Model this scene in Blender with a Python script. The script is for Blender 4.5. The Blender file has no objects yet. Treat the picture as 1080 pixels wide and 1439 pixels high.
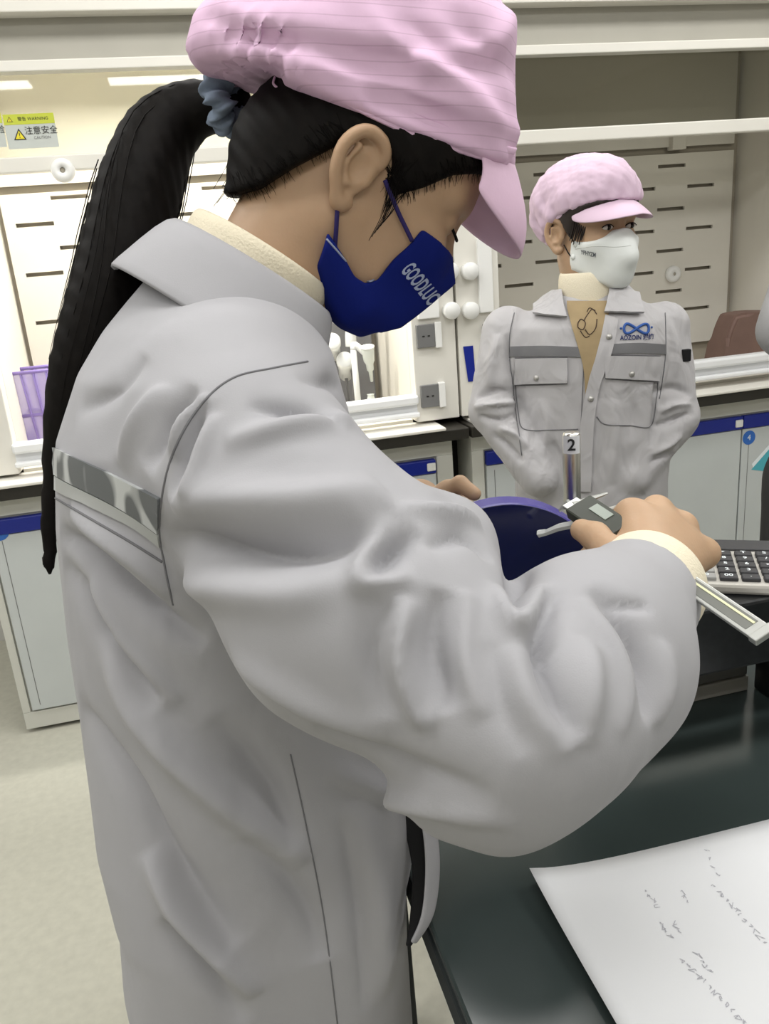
import bpy, bmesh, math, random
import numpy as np
from mathutils import Vector, Matrix
from mathutils.bvhtree import BVHTree
random.seed(7); rng = np.random.default_rng(7)
SC = bpy.context.scene
COL = SC.collection
A = np.array
# ------------------------------------------------------------------ camera
FPX, PITCH, ROLL, YAW, CAMH = 1150.0, 17.6, 4.74, 12.6, 1.42
_p, _r, _y = np.radians([PITCH, ROLL, YAW])
FW = A([np.sin(_y)*np.cos(_p), np.cos(_y)*np.cos(_p), -np.sin(_p)])
_rt0 = A([np.cos(_y), -np.sin(_y), 0.0]); _dn0 = np.cross(FW, _rt0)
RT = _rt0*np.cos(_r)+_dn0*np.sin(_r); DN = _dn0*np.cos(_r)-_rt0*np.sin(_r)
CAM = A([0, 0, CAMH])
cam_d = bpy.data.cameras.new('camera'); cam_o = bpy.data.objects.new('camera', cam_d); COL.objects.link(cam_o)
cam_d.sensor_fit = 'VERTICAL'; cam_d.sensor_height = 36.0; cam_d.lens = FPX/1439*36.0; cam_d.clip_start = 0.02
M = Matrix.Identity(4)
for i in range(3):
    M[i][0] = RT[i]; M[i][1] = -DN[i]; M[i][2] = -FW[i]; M[i][3] = CAM[i]
cam_o.matrix_world = M
SC.camera = cam_o
# ------------------------------------------------------------------ world, lights, exposure
w = bpy.data.worlds.new('world'); SC.world = w; w.use_nodes = True
w.node_tree.nodes['Background'].inputs[0].default_value = (.9, .95, 1, 1)
w.node_tree.nodes['Background'].inputs[1].default_value = 0.3
LAMPS = [(-1.3, .75), (.35, .55), (2.0, .75), (-1.3, 1.95), (.35, 1.95), (2.0, 1.95), (-1.3, -1.0), (.35, -1.0), (2.0, -1.0)]
LAMP_W = 12.0
for (lx, ly) in LAMPS:
    ld = bpy.data.lights.new('ceiling_panel_light', 'AREA'); ld.shape = 'RECTANGLE'; ld.size = 1.15; ld.size_y = .28
    ld.energy = LAMP_W; ld.color = (1.0, .995, .98)
    lo = bpy.data.objects.new('ceiling_panel_light', ld); COL.objects.link(lo); lo.location = (lx, ly, 2.655)
SC.view_settings.view_transform = 'Standard'; SC.view_settings.look = 'None'
SC.view_settings.gamma = 1.0; SC.view_settings.use_curve_mapping = False
SC.view_settings.exposure = 0.0

# ------------------------------------------------------------------ pixel helpers (1080 x 1439 frame)
def ray(x, y): return FW+RT*(x-540)/FPX+DN*(y-719.5)/FPX
def P(x, y, Z): return CAM+Z*ray(x, y)
def onY(x, y, Y): r = ray(x, y); return CAM+r*(Y-CAM[1])/r[1]
def onZ(x, y, z): r = ray(x, y); return CAM+r*(z-CAM[2])/r[2]
def hits(px, fn, t0=.3, t1=2.6, n=90):
    """march pixels onto a signed distance surface -> points, normals, ok"""
    px = np.asarray(px, float)
    if isinstance(fn, BVHTree): return bvh_hits(px, fn)
    D = FW+RT*((px[:, 0:1]-540)/FPX)+DN*((px[:, 1:2]-719.5)/FPX)
    L = np.linalg.norm(D, axis=1)
    t = np.full(len(px), t0)
    for _ in range(n):
        d = fn(CAM+D*t[:, None]); t = np.clip(t+np.clip(d, -.02, .2)*.8/L, t0, t1)
    p = CAM+D*t[:, None]
    return p, grad(fn, p), np.abs(fn(p)) < .004
def bvh_hits(px, bvh):
    p = np.zeros((len(px), 3)); n = np.zeros((len(px), 3)); ok = np.zeros(len(px), bool)
    for i, (x, y) in enumerate(px):
        h = bvh.ray_cast(Vector(CAM), Vector(ray(x, y)).normalized())
        if h[0] is not None: p[i] = h[0]; n[i] = h[1]; ok[i] = True
    if ok.any() and not ok.all():          # points just off the outline take their nearest neighbour
        g = np.nonzero(ok)[0]
        for i in np.nonzero(~ok)[0]:
            j = g[np.argmin(((px[g]-px[i])**2).sum(1))]; p[i] = p[j]; n[i] = n[j]
    return p, n, ok
def bvh_of(V, Q): return BVHTree.FromPolygons(V.tolist(), Q.tolist())
def grad(fn, p, e=.002):
    g = np.stack([fn(p+A(o)*e)-fn(p-A(o)*e) for o in ((1, 0, 0), (0, 1, 0), (0, 0, 1))], 1)
    return g/(np.linalg.norm(g, axis=1, keepdims=True)+1e-9)
# ------------------------------------------------------------------ signed distance tools
def nrm(v): v = np.asarray(v, float); return v/np.linalg.norm(v)
def rcone(p, a, b, ra, rb):
    a = np.asarray(a, float); b = np.asarray(b, float); ba = b-a
    t = np.clip(((p-a)@ba)/(ba@ba+1e-12), 0, 1)
    return np.linalg.norm(p-a-t[:, None]*ba, axis=1)-(ra+(rb-ra)*t)
def smin(a, b, k):
    h = np.clip(.5+.5*(b-a)/k, 0, 1); return b+(a-b)*h-k*h*(1-h)
def smax(a, b, k): return -smin(-a, -b, k)
def chain(p, pts, rs, k=.01):
    d = rcone(p, pts[0], pts[1], rs[0], rs[1])
    for i in range(1, len(pts)-1): d = smin(d, rcone(p, pts[i], pts[i+1], rs[i], rs[i+1]), k)
    return d
def ell(p, c, r, R=None):
    q = p-A(c)
    if R is not None: q = q@np.asarray(R).T
    r = A(r, dtype=float); k0 = np.linalg.norm(q/r, axis=1); k1 = np.linalg.norm(q/(r*r), axis=1)
    return np.where(k1 < 1e-6, -r.min(), k0*(k0-1)/(k1+1e-9))
def poly2(x, y, V):
    V = np.asarray(V, float); n = len(V); d = np.full(x.shape, 1e9); s = np.ones(x.shape)
    for i in range(n):
        a = V[i]; b = V[i-1]; ex, ey = b-a; wx = x-a[0]; wy = y-a[1]
        t = np.clip((wx*ex+wy*ey)/(ex*ex+ey*ey+1e-12), 0, 1)
        d = np.minimum(d, (wx-ex*t)**2+(wy-ey*t)**2)
        c1 = y >= a[1]; c2 = y < b[1]; c3 = ex*wy > ey*wx
        s = np.where((c1 & c2 & c3) | (~c1 & ~c2 & ~c3), -s, s)
    return s*np.sqrt(d)
def estack(p, rows, fx=(1, 0, 0), fy=(0, 1, 0), e=2.3):
    """stack of super-ellipses: rows of (z, cx, cy, half along fx, half along fy)"""
    rows = A(rows, dtype=float); z = p[:, 2]
    g = [np.interp(z, rows[:, 0], rows[:, i]) for i in range(1, 5)]
    qx = p[:, 0]-g[0]; qy = p[:, 1]-g[1]; fx = A(fx); fy = A(fy)
    u = np.abs(qx*fx[0]+qy*fx[1])/g[2]; v = np.abs(qx*fy[0]+qy*fy[1])/g[3]
    d = ((u**e+v**e)**(1/e)-1)*np.minimum(g[2], g[3])
    zm = (rows[0, 0]+rows[-1, 0])/2; zh = (rows[-1, 0]-rows[0, 0])/2
    return smax(d, np.abs(z-zm)-zh, .02)
def mesh_sdf(fn, lo, hi, h, margin=1.7, B=8):
    lo = A(lo, dtype=float); hi = A(hi, dtype=float)
    nb = np.ceil((hi-lo)/(h*B)).astype(int); n = nb*B
    c = [lo[i]+(np.arange(nb[i])+.5)*B*h for i in range(3)]
    G = np.stack(np.meshgrid(*c, indexing='ij'), -1).reshape(-1, 3)
    dc = fn(G); rad = h*B*.87
    F = np.repeat(np.repeat(np.repeat(np.sign(dc).reshape(nb), B, 0), B, 1), B, 2).astype(np.float32)
    act = np.nonzero(np.abs(dc) < rad*margin)[0]
    o = np.stack(np.meshgrid(*[np.arange(B)]*3, indexing='ij'), -1).reshape(-1, 3)
    bi = np.stack(np.unravel_index(act, nb), -1)*B
    for s in range(0, len(bi), 400):
        I = (bi[s:s+400, None, :]+o[None]).reshape(-1, 3)
        F[I[:, 0], I[:, 1], I[:, 2]] = fn(lo+I*h)
    S = F < 0
    cnt = np.zeros(n-1, np.int8)
    for a in (0, 1):
        for b in (0, 1):
            for cc in (0, 1):
                cnt += S[a:n[0]-1+a, b:n[1]-1+b, cc:n[2]-1+cc]
    I = np.argwhere((cnt > 0) & (cnt < 8))
    idx = np.full(n-1, -1, np.int32); idx[I[:, 0], I[:, 1], I[:, 2]] = np.arange(len(I))
    acc = np.zeros((len(I), 3)); num = np.zeros(len(I))
    cor = [(a, b, cc) for a in (0, 1) for b in (0, 1) for cc in (0, 1)]
    val = {q: F[I[:, 0]+q[0], I[:, 1]+q[1], I[:, 2]+q[2]] for q in cor}
    for q in cor:
        for ax in range(3):
            if q[ax] == 0:
                q2 = list(q); q2[ax] = 1; a = val[q]; b = val[tuple(q2)]
                m = (a < 0) != (b < 0)
                t = np.where(m, a/np.where(m, a-b, 1), 0)
                pos = np.tile(A(q, dtype=float), (len(I), 1)); pos[:, ax] = t
                acc += pos*m[:, None]; num += m
    V = lo+(I+acc/num[:, None])*h
    quads = []
    for ax in range(3):
        sl0 = [slice(None)]*3; sl1 = [slice(None)]*3; sl0[ax] = slice(0, -1); sl1[ax] = slice(1, None)
        E_ = np.argwhere(S[tuple(sl0)] != S[tuple(sl1)])
        b_, c_ = (ax+1) % 3, (ax+2) % 3
        ok = (E_[:, b_] > 0) & (E_[:, c_] > 0) & (E_[:, b_] < n[b_]-1) & (E_[:, c_] < n[c_]-1)
        E_ = E_[ok]; ins = S[E_[:, 0], E_[:, 1], E_[:, 2]]
        q = []
        for (db, dc_) in ((-1, -1), (0, -1), (0, 0), (-1, 0)):
            J = E_.copy(); J[:, b_] += db; J[:, c_] += dc_
            q.append(idx[J[:, 0], J[:, 1], J[:, 2]])
        q = np.stack(q, 1); q[~ins] = q[~ins][:, ::-1]
        quads.append(q)
    return V, np.concatenate(quads)
def vnormals(V, Q):
    n = np.cross(V[Q[:, 2]]-V[Q[:, 0]], V[Q[:, 3]]-V[Q[:, 1]]); N = np.zeros_like(V)
    for i in range(4): np.add.at(N, Q[:, i], n)
    return N/(np.linalg.norm(N, axis=1, keepdims=True)+1e-12)
def relax(V, Q, it=2, lam=.5):
    E_ = np.concatenate([Q[:, [0, 1]], Q[:, [1, 2]], Q[:, [2, 3]], Q[:, [3, 0]]])
    for _ in range(it):
        s = np.zeros_like(V); c = np.zeros(len(V))
        np.add.at(s, E_[:, 0], V[E_[:, 1]]); np.add.at(s, E_[:, 1], V[E_[:, 0]])
        np.add.at(c, E_[:, 0], 1); np.add.at(c, E_[:, 1], 1)
        V = V+lam*(s/np.maximum(c, 1)[:, None]-V)
    return V
def joinm(parts):
    Vs, Fs, o = [], [], 0
    for V, Q in parts: Vs.append(V); Fs.append(np.asarray(Q)+o); o += len(V)
    return np.concatenate(Vs), np.concatenate(Fs)
def vnoise(p, s, seed=0):
    """cheap smooth pseudo noise in -1..1"""
    r = np.random.default_rng(seed); o = 0
    for i in range(5):
        k = r.normal(size=3)*s*(1+.35*i); o = o+np.sin(p@k+r.uniform(0, 6.28))*(.8**i)
    return o/2.6
def polyparam(p, L):
    """distance to a polyline and the 0..1 arc position of the nearest point"""
    d = np.full(len(p), 9.0); s = np.zeros(len(p)); seg = np.linalg.norm(np.diff(L, axis=0), axis=1); cum = np.concatenate([[0], np.cumsum(seg)])
    for i, (a, b) in enumerate(zip(L[:-1], L[1:])):
        ba = b-a; t = np.clip(((p-a)@ba)/(ba@ba+1e-12), 0, 1); dd = np.linalg.norm(p-a-t[:, None]*ba, axis=1); m = dd < d
        d[m] = dd[m]; s[m] = (cum[i]+t[m]*seg[i])/cum[-1]
    return d, s
def polydist(p, L):
    d = np.full(len(p), 9.0)
    for a, b in zip(L[:-1], L[1:]): d = np.minimum(d, rcone(p, a, b, 0, 0))
    return d
def smooth_line(L, n=8):
    L = np.asarray(L, float); out = []
    for i in range(len(L)-1):
        p0 = L[max(i-1, 0)]; p1 = L[i]; p2 = L[i+1]; p3 = L[min(i+2, len(L)-1)]
        for t in np.linspace(0, 1, n, endpoint=False):
            out.append(.5*((2*p1)+(-p0+p2)*t+(2*p0-5*p1+4*p2-p3)*t*t+(-p0+3*p1-3*p2+p3)*t**3))
    out.append(L[-1]); return A(out)
# ------------------------------------------------------------------ materials
MATS = {}
def mat(name, col, rough=.6, metal=0.0, noise=0.0, nscale=8.0, bump=0.0, bscale=200.0, spec=.5, sss=0.0, emit=None, trans=0, alpha=1, ior=1.45, sheen=0):
    if name in MATS: return MATS[name]
    m = bpy.data.materials.new(name); m.use_nodes = True; N = m.node_tree.nodes; L = m.node_tree.links
    b = N['Principled BSDF']; b.inputs['Base Color'].default_value = (*col, 1); b.inputs['Roughness'].default_value = rough
    b.inputs['Metallic'].default_value = metal; b.inputs['Specular IOR Level'].default_value = spec; b.inputs['IOR'].default_value = ior
    b.inputs['Transmission Weight'].default_value = trans; b.inputs['Alpha'].default_value = alpha
    if sheen: b.inputs['Sheen Weight'].default_value = sheen
    if sss:
        b.inputs['Subsurface Weight'].default_value = sss; b.inputs['Subsurface Radius'].default_value = (.012, .005, .003); b.inputs['Subsurface Scale'].default_value = .5
    if emit: b.inputs['Emission Color'].default_value = (*emit[0], 1); b.inputs['Emission Strength'].default_value = emit[1]
    tc = N.new('ShaderNodeTexCoord')
    if noise:
        t = N.new('ShaderNodeTexNoise'); t.inputs['Scale'].default_value = nscale; t.inputs['Detail'].default_value = 5; L.new(tc.outputs['Object'], t.inputs['Vector'])
        r = N.new('ShaderNodeValToRGB'); r.color_ramp.elements[0].position = .3; r.color_ramp.elements[1].position = .7
        r.color_ramp.elements[0].color = (*[max(0, c*(1-noise)) for c in col], 1); r.color_ramp.elements[1].color = (*[min(1, c*(1+noise)) for c in col], 1)
        L.new(t.outputs['Fac'], r.inputs['Fac']); L.new(r.outputs['Color'], b.inputs['Base Color'])
    if bump:
        t2 = N.new('ShaderNodeTexNoise'); t2.inputs['Scale'].default_value = bscale; t2.inputs['Detail'].default_value = 3; L.new(tc.outputs['Object'], t2.inputs['Vector'])
        bp = N.new('ShaderNodeBump'); bp.inputs['Strength'].default_value = bump; bp.inputs['Distance'].default_value = .002
        L.new(t2.outputs['Fac'], bp.inputs['Height']); L.new(bp.outputs['Normal'], b.inputs['Normal'])
    MATS[name] = m; return m
def stripe_mat(name, col, col2, axis, freq, width, rough=.8, axis2=None, bump=.15):
    m = mat(name, col, rough, bump=bump, bscale=90); N = m.node_tree.nodes; L = m.node_tree.links; b = N['Principled BSDF']
    tc = N.new('ShaderNodeTexCoord'); fac = None
    for ax in [axis]+([axis2] if axis2 is not None else []):
        d = N.new('ShaderNodeVectorMath'); d.operation = 'DOT_PRODUCT'; d.inputs[1].default_value = tuple(float(v)*freq for v in ax); L.new(tc.outputs['Object'], d.inputs[0])
        f = N.new('ShaderNodeMath'); f.operation = 'FRACT'; L.new(d.outputs['Value'], f.inputs[0])
        c = N.new('ShaderNodeMath'); c.operation = 'LESS_THAN'; c.inputs[1].default_value = width; L.new(f.outputs[0], c.inputs[0])
        if fac is None: fac = c.outputs[0]
        else:
            mx = N.new('ShaderNodeMath'); mx.operation = 'MAXIMUM'; L.new(fac, mx.inputs[0]); L.new(c.outputs[0], mx.inputs[1]); fac = mx.outputs[0]
    mx = N.new('ShaderNodeMix'); mx.data_type = 'RGBA'; mx.inputs[6].default_value = (*col, 1); mx.inputs[7].default_value = (*col2, 1)
    L.new(fac, mx.inputs[0]); L.new(mx.outputs[2], b.inputs['Base Color']); return m
def pane_mat(name, tint, refl=.08, rough=.02):
    m = bpy.data.materials.new(name); m.use_nodes = True; N = m.node_tree.nodes; L = m.node_tree.links; N.clear()
    o = N.new('ShaderNodeOutputMaterial'); t = N.new('ShaderNodeBsdfTransparent'); t.inputs[0].default_value = (*tint, 1)
    g = N.new('ShaderNodeBsdfGlossy'); g.inputs['Roughness'].default_value = rough; fr = N.new('ShaderNodeFresnel'); fr.inputs[0].default_value = 1.5
    mx = N.new('ShaderNodeMixShader'); L.new(fr.outputs[0], mx.inputs[0]); L.new(t.outputs[0], mx.inputs[1]); L.new(g.outputs[0], mx.inputs[2]); L.new(mx.outputs[0], o.inputs[0])
    MATS[name] = m; return m
def srgb(r, g, b): return tuple(((c/255)/12.92 if c/255 <= .04045 else ((c/255+.055)/1.055)**2.4) for c in (r, g, b))

CREAM = mat('hood_paint', (.74, .72, .66), .45, noise=.02, nscale=3)
CREAM2 = mat('hood_liner', (.72, .69, .62), .55, noise=.03, nscale=4)
BAND = mat('hood_recess_shade', (.40, .385, .335), .5, noise=.03)  # hood colour greyed to carry the shade of the recess
WHITE = mat('white_plastic', (.82, .82, .80), .35)
ALU = mat('white_aluminium', (.80, .81, .82), .3, noise=.02)
SLOT = mat('slot_cavity', (.42, .38, .31), .9)
DARKGAP = mat('dark_gap', (.012, .011, .01), .9)
SLABM = mat('black_slab', (.018, .016, .012), .5, noise=.1)
CABW = mat('cabinet_door_paint', (.54, .57, .57), .4, noise=.02)
CABF = mat('cabinet_frame_paint', (.60, .60, .55), .45, noise=.02)
BLUE = mat('blue_handle', (.008, .02, .25), .35)
SOCK = mat('socket_grey', (.17, .17, .17), .5)
FLOORM = mat('floor_vinyl', (.53, .52, .44), .45, noise=.06, nscale=40)
WALLM = mat('wall_paint', (.60, .59, .56), .8, noise=.02)
CEILM = mat('ceiling_paint', (.80, .80, .78), .9, noise=.02)
STEEL = mat('steel', (.62, .61, .58), .28, 1.0, noise=.05, nscale=30)
SKIN = mat('skin', (.46, .30, .185), .5, noise=.06, nscale=25, bump=.08, bscale=350, sss=.12)
HAIR = mat('black_hair', (.0045, .0034, .0028), .62, noise=.3, nscale=60, bump=.12, bscale=160, spec=.14)
JACK = mat('grey_workwear', (.385, .382, .402), .85, noise=.025, nscale=6, bump=.07, bscale=900, spec=.2, sheen=.1)
def cloth_creases(m, scale, strength, dist=.02, seedv=0.0):
    N = m.node_tree.nodes; L = m.node_tree.links; b = N['Principled BSDF']; tc = N.new('ShaderNodeTexCoord')
    mp = N.new('ShaderNodeMapping'); mp.inputs['Location'].default_value = (seedv, seedv*.7, seedv*.3); mp.inputs['Scale'].default_value = (1, 1, .55); L.new(tc.outputs['Object'], mp.inputs[0])
    t = N.new('ShaderNodeTexNoise'); t.inputs['Scale'].default_value = scale; t.inputs['Detail'].default_value = 2.5; t.inputs['Roughness'].default_value = .45; t.inputs['Distortion'].default_value = 1.2; L.new(mp.outputs[0], t.inputs['Vector'])
    bp = N.new('ShaderNodeBump'); bp.inputs['Strength'].default_value = strength; bp.inputs['Distance'].default_value = dist
    old = b.inputs['Normal'].links[0].from_socket if b.inputs['Normal'].links else None
    L.new(t.outputs['Fac'], bp.inputs['Height'])
    if old is not None: L.new(old, bp.inputs['Normal'])
    L.new(bp.outputs['Normal'], b.inputs['Normal'])
cloth_creases(JACK, 7, .22, .03)
JSEAM = mat('workwear_seam', (.17, .17, .18), .9)
CREAMK = mat('cream_knit', (.78, .71, .55), .9, bump=.5, bscale=400)
TROUS = mat('dark_trousers', (.02, .021, .024), .85, noise=.15, nscale=20, bump=.2, bscale=300)
SHOE = mat('shoe_rubber', (.05, .05, .055), .6)
BLACK = mat('black_cloth', (.006, .006, .007), .9)

# ------------------------------------------------------------------ object helpers
def link(name, me, m=None, parent=None, smooth=False):
    if m is not None and not me.materials: me.materials.append(m)
    if smooth: me.polygons.foreach_set('use_smooth', [True]*len(me.polygons))
    o = bpy.data.objects.new(name, me); COL.objects.link(o)
    if parent is not None:
        o.parent = parent
        if parent.type == 'EMPTY': o.location = -Vector(parent.location)
    return o
def mk(name, V, F, m, parent=None, smooth=True):
    me = bpy.data.meshes.new(name); me.from_pydata([tuple(map(float, v)) for v in V], [], [tuple(map(int, f)) for f in F]); me.validate(); me.update()
    return link(name, me, m, parent, smooth)
def mkq(name, V, Q, m, parent=None):
    """fast path for big all-quad meshes"""
    me = bpy.data.meshes.new(name); n = len(Q)
    me.vertices.add(len(V)); me.vertices.foreach_set('co', V.astype(np.float32).ravel())
    me.loops.add(4*n); me.loops.foreach_set('vertex_index', Q.astype(np.int32).ravel())
    me.polygons.add(n); me.polygons.foreach_set('loop_start', np.arange(0, 4*n, 4, dtype=np.int32))
    me.update(calc_edges=True); me.validate()
    return link(name, me, m, parent, True)
def tag(o, label=None, cat=None, group=None, kind=None):
    if label: o['label'] = label
    if cat: o['category'] = cat
    if group: o['group'] = group
    if kind: o['kind'] = kind
    return o
def empty(name, loc, label, cat, group=None):
    o = bpy.data.objects.new(name, None); COL.objects.link(o); o.location = loc; o.empty_display_size = .05
    return tag(o, label, cat, group)
def bm_obj(name, bm, m, parent=None, smooth=False):
    me = bpy.data.meshes.new(name); bmesh.ops.recalc_face_normals(bm, faces=bm.faces[:]); bm.to_mesh(me); bm.free()
    return link(name, me, m, parent, smooth)
def boxbm(bm, x0, x1, y0, y1, z0, z1, bev=0.0, Mx=None):
    r = bmesh.ops.create_cube(bm, size=1); vs = r['verts']
    for v in vs:
        v.co = Vector(((x0+x1)/2+v.co.x*(x1-x0), (y0+y1)/2+v.co.y*(y1-y0), (z0+z1)/2+v.co.z*(z1-z0)))
    if bev:
        es = list({e for v in vs for e in v.link_edges})
        q = bmesh.ops.bevel(bm, geom=es, offset=bev, segments=2, affect='EDGES', profile=.5); vs = list({v for f in q['faces'] for v in f.verts} | {v for v in vs if v.is_valid})
    if Mx is not None:
        for v in vs: v.co = Mx @ v.co
def box(name, x0, x1, y0, y1, z0, z1, m, parent=None, bev=0.0, Mx=None):
    bm = bmesh.new(); boxbm(bm, x0, x1, y0, y1, z0, z1, bev, Mx); return bm_obj(name, bm, m, parent)
def tubes(L, r, seg=8, caps=True):
    """tube along a polyline, radius scalar or list -> V,F"""
    L = np.asarray(L, float); n = len(L); r = np.broadcast_to(np.asarray(r, float), (n,)); V = []; F = []
    t = np.gradient(L, axis=0); t /= np.linalg.norm(t, axis=1, keepdims=True)+1e-12
    a = A([0, 0, 1.0]) if abs(t[0][2]) < .9 else A([1.0, 0, 0]); x = nrm(np.cross(t[0], a))
    for i in range(n):
        x = nrm(x-t[i]*(x@t[i])); y = np.cross(t[i], x)
        for k in range(seg):
            an = 2*math.pi*k/seg; V.append(L[i]+r[i]*(x*math.cos(an)+y*math.sin(an)))
    for i in range(n-1):
        for k in range(seg):
            k2 = (k+1) % seg; F.append((i*seg+k, i*seg+k2, (i+1)*seg+k2, (i+1)*seg+k))
    if caps:
        F.append(tuple(range(seg))[::-1]); F.append(tuple((n-1)*seg+k for k in range(seg)))
    return V, F
def tube(name, L, r, m, parent=None, seg=8):
    V, F = tubes(L, r, seg); return mk(name, V, F, m, parent)
def lathe(name, prof, axis_o, axis_d, m, parent=None, seg=24, smooth=True):
    """prof: list of (radius, height along axis)"""
    d = nrm(axis_d); a = A([0, 0, 1.0]) if abs(d[2]) < .9 else A([1.0, 0, 0]); x = nrm(np.cross(d, a)); y = np.cross(d, x); o = A(axis_o); V = []; F = []
    for (r, h) in prof:
        for k in range(seg):
            an = 2*math.pi*k/seg; V.append(o+d*h+max(r, 1e-5)*(x*math.cos(an)+y*math.sin(an)))
    for i in range(len(prof)-1):
        for k in range(seg):
            k2 = (k+1) % seg; F.append((i*seg+k, i*seg+k2, (i+1)*seg+k2, (i+1)*seg+k))
    F.append(tuple(range(seg))[::-1]); F.append(tuple((len(prof)-1)*seg+k for k in range(seg)))
    o_ = mk(name, V, F, m, parent, smooth)
    return o_
def text_geo(s, size=1.0, bold=0.0):
    cu = bpy.data.curves.new('lettering', 'FONT'); cu.body = s; cu.size = size; cu.align_x = 'CENTER'; cu.align_y = 'CENTER'; cu.resolution_u = 3; cu.offset = bold
    ob = bpy.data.objects.new('lettering', cu); COL.objects.link(ob); bpy.context.view_layer.update()
    dg = bpy.context.evaluated_depsgraph_get(); me = bpy.data.meshes.new_from_object(ob.evaluated_get(dg))
    V = A([tuple(v.co) for v in me.vertices]).reshape(-1, 3); F = [tuple(p.vertices) for p in me.polygons]
    bpy.data.objects.remove(ob); bpy.data.curves.remove(cu); bpy.data.meshes.remove(me)
    return V, F
def text_on(name, s, size, o, ex, ey, m, parent, off=.0008, bold=0.0):
    V, F = text_geo(s, size, bold); ex = nrm(ex); ey = nrm(ey); n = np.cross(ex, ey)
    W = A(o)+V[:, :1]*ex+V[:, 1:2]*ey+n*off
    return mk(name, W, F, m, parent, False)
def px_sheet(name, fn, grid_px, m, parent, off=.002, thick=.003, smooth=True):
    """a cloth patch: a grid (nu,nv,2) of pixels laid on a surface with real thickness"""
    g = np.asarray(grid_px, float); nu, nv = g.shape[:2]
    p, n, ok = hits(g.reshape(-1, 2), fn)
    top = p+n*off; bot = p+n*(off-thick); k = nu*nv; F = []
    ix = lambda i, j: i*nv+j
    for i in range(nu-1):
        for j in range(nv-1):
            q = (ix(i, j), ix(i, j+1), ix(i+1, j+1), ix(i+1, j)); F.append(q); F.append(tuple(v+k for v in q[::-1]))
    rim = [ix(i, 0) for i in range(nu)]+[ix(nu-1, j) for j in range(1, nv)]+[ix(i, nv-1) for i in range(nu-2, -1, -1)]+[ix(0, j) for j in range(nv-2, 0, -1)]
    P_ = np.concatenate([top, bot]); n0 = len(P_); nr = len(rim); P_ = np.concatenate([P_, top[rim], bot[rim]])      # rim has its own corners
    for i in range(nr): j = (i+1) % nr; F.append((n0+i, n0+j, n0+nr+j, n0+nr+i))
    o = mk(name, P_, F, m, parent, smooth)
    bm = bmesh.new(); bm.from_mesh(o.data); bmesh.ops.recalc_face_normals(bm, faces=bm.faces[:]); bm.to_mesh(o.data); bm.free()
    return o
def quad_grid(c, nu=10, nv=10):
    """bilinear pixel grid between corners c00,c01,c11,c10"""
    c = A(c, dtype=float); u = np.linspace(0, 1, nu)[:, None, None]; v = np.linspace(0, 1, nv)[None, :, None]
    return (1-u)*(1-v)*c[0]+(1-u)*v*c[1]+u*v*c[2]+u*(1-v)*c[3]
def strip_grid(up, lo, nu=24, nv=5):
    up = smooth_line(up, 10); lo = smooth_line(lo, 10)
    f = lambda L: np.stack([np.interp(np.linspace(0, 1, nu), np.linspace(0, 1, len(L)), L[:, k]) for k in (0, 1)], 1)
    a, b = f(up), f(lo); v = np.linspace(0, 1, nv)[None, :, None]
    return a[:, None]*(1-v)+b[:, None]*v
def px_seam(name, fn, px, m, parent, r=.0012, off=0.0):
    L = smooth_line(px, 10); p, n, ok = hits(L, fn); keep = p[ok]+n[ok]*off
    if len(keep) < 3: return None
    return tube(name, keep, r, m, parent, 6)
#%%STRUCTURE
# ================================================================== the room
XL, XR, YB, YF, ZC = -2.6, 4.0, 3.42, -2.6, 2.68
def struct(name, *a, **k): return tag(box(name, *a, **k), kind='structure')
struct('floor', XL, XR, YF, YB, -.05, 0, FLOORM)
struct('ceiling', XL, XR, YF, YB, ZC, ZC+.05, CEILM)
struct('wall_back', XL, XR, YB, YB+.05, 0, ZC, WALLM)
struct('wall_left', XL-.05, XL, YF, YB, 0, ZC, WALLM)
struct('wall_right', XR, XR+.05, YF, YB, 0, ZC, WALLM)
struct('wall_front', XL, XR, YF-.05, YF, 0, ZC, WALLM)
LAMPM = mat('lamp_diffuser', (.9, .9, .88), .6, emit=((1, .98, .94), 2.0))
for i, (lx, ly) in enumerate(LAMPS):
    e = empty('ceiling_light', (lx, ly, ZC), 'long white ceiling light panel above the lab', 'light', 'ceiling light panels')
    box('lamp_frame', lx-.6, lx+.6, ly-.16, ly+.16, 2.672, 2.68, WHITE, e)
    box('diffuser', lx-.57, lx+.57, ly-.13, ly+.13, 2.662, 2.672, LAMPM, e)

# ------------------------------------------------------------------ fume hoods
def holes_panel(name, x0, x1, z0, z1, y, t, holes, m, parent):
    xs = sorted({x0, x1, *[h[0] for h in holes], *[h[1] for h in holes]}); zs = sorted({z0, z1, *[h[2] for h in holes], *[h[3] for h in holes]})
    bm = bmesh.new(); vc = {}
    def v(i, k):
        if (i, k) not in vc: vc[(i, k)] = bm.verts.new((xs[i], y, zs[k]))
        return vc[(i, k)]
    for i in range(len(xs)-1):
        for k in range(len(zs)-1):
            cx, cz = (xs[i]+xs[i+1])/2, (zs[k]+zs[k+1])/2
            if any(h[0] < cx < h[1] and h[2] < cz < h[3] for h in holes): continue
            bm.faces.new((v(i, k), v(i+1, k), v(i+1, k+1), v(i, k+1)))
    r = bmesh.ops.extrude_face_region(bm, geom=bm.faces[:])
    for g in r['geom']:
        if isinstance(g, bmesh.types.BMVert): g.co.y += t
    return bm_obj(name, bm, m, parent)
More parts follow.
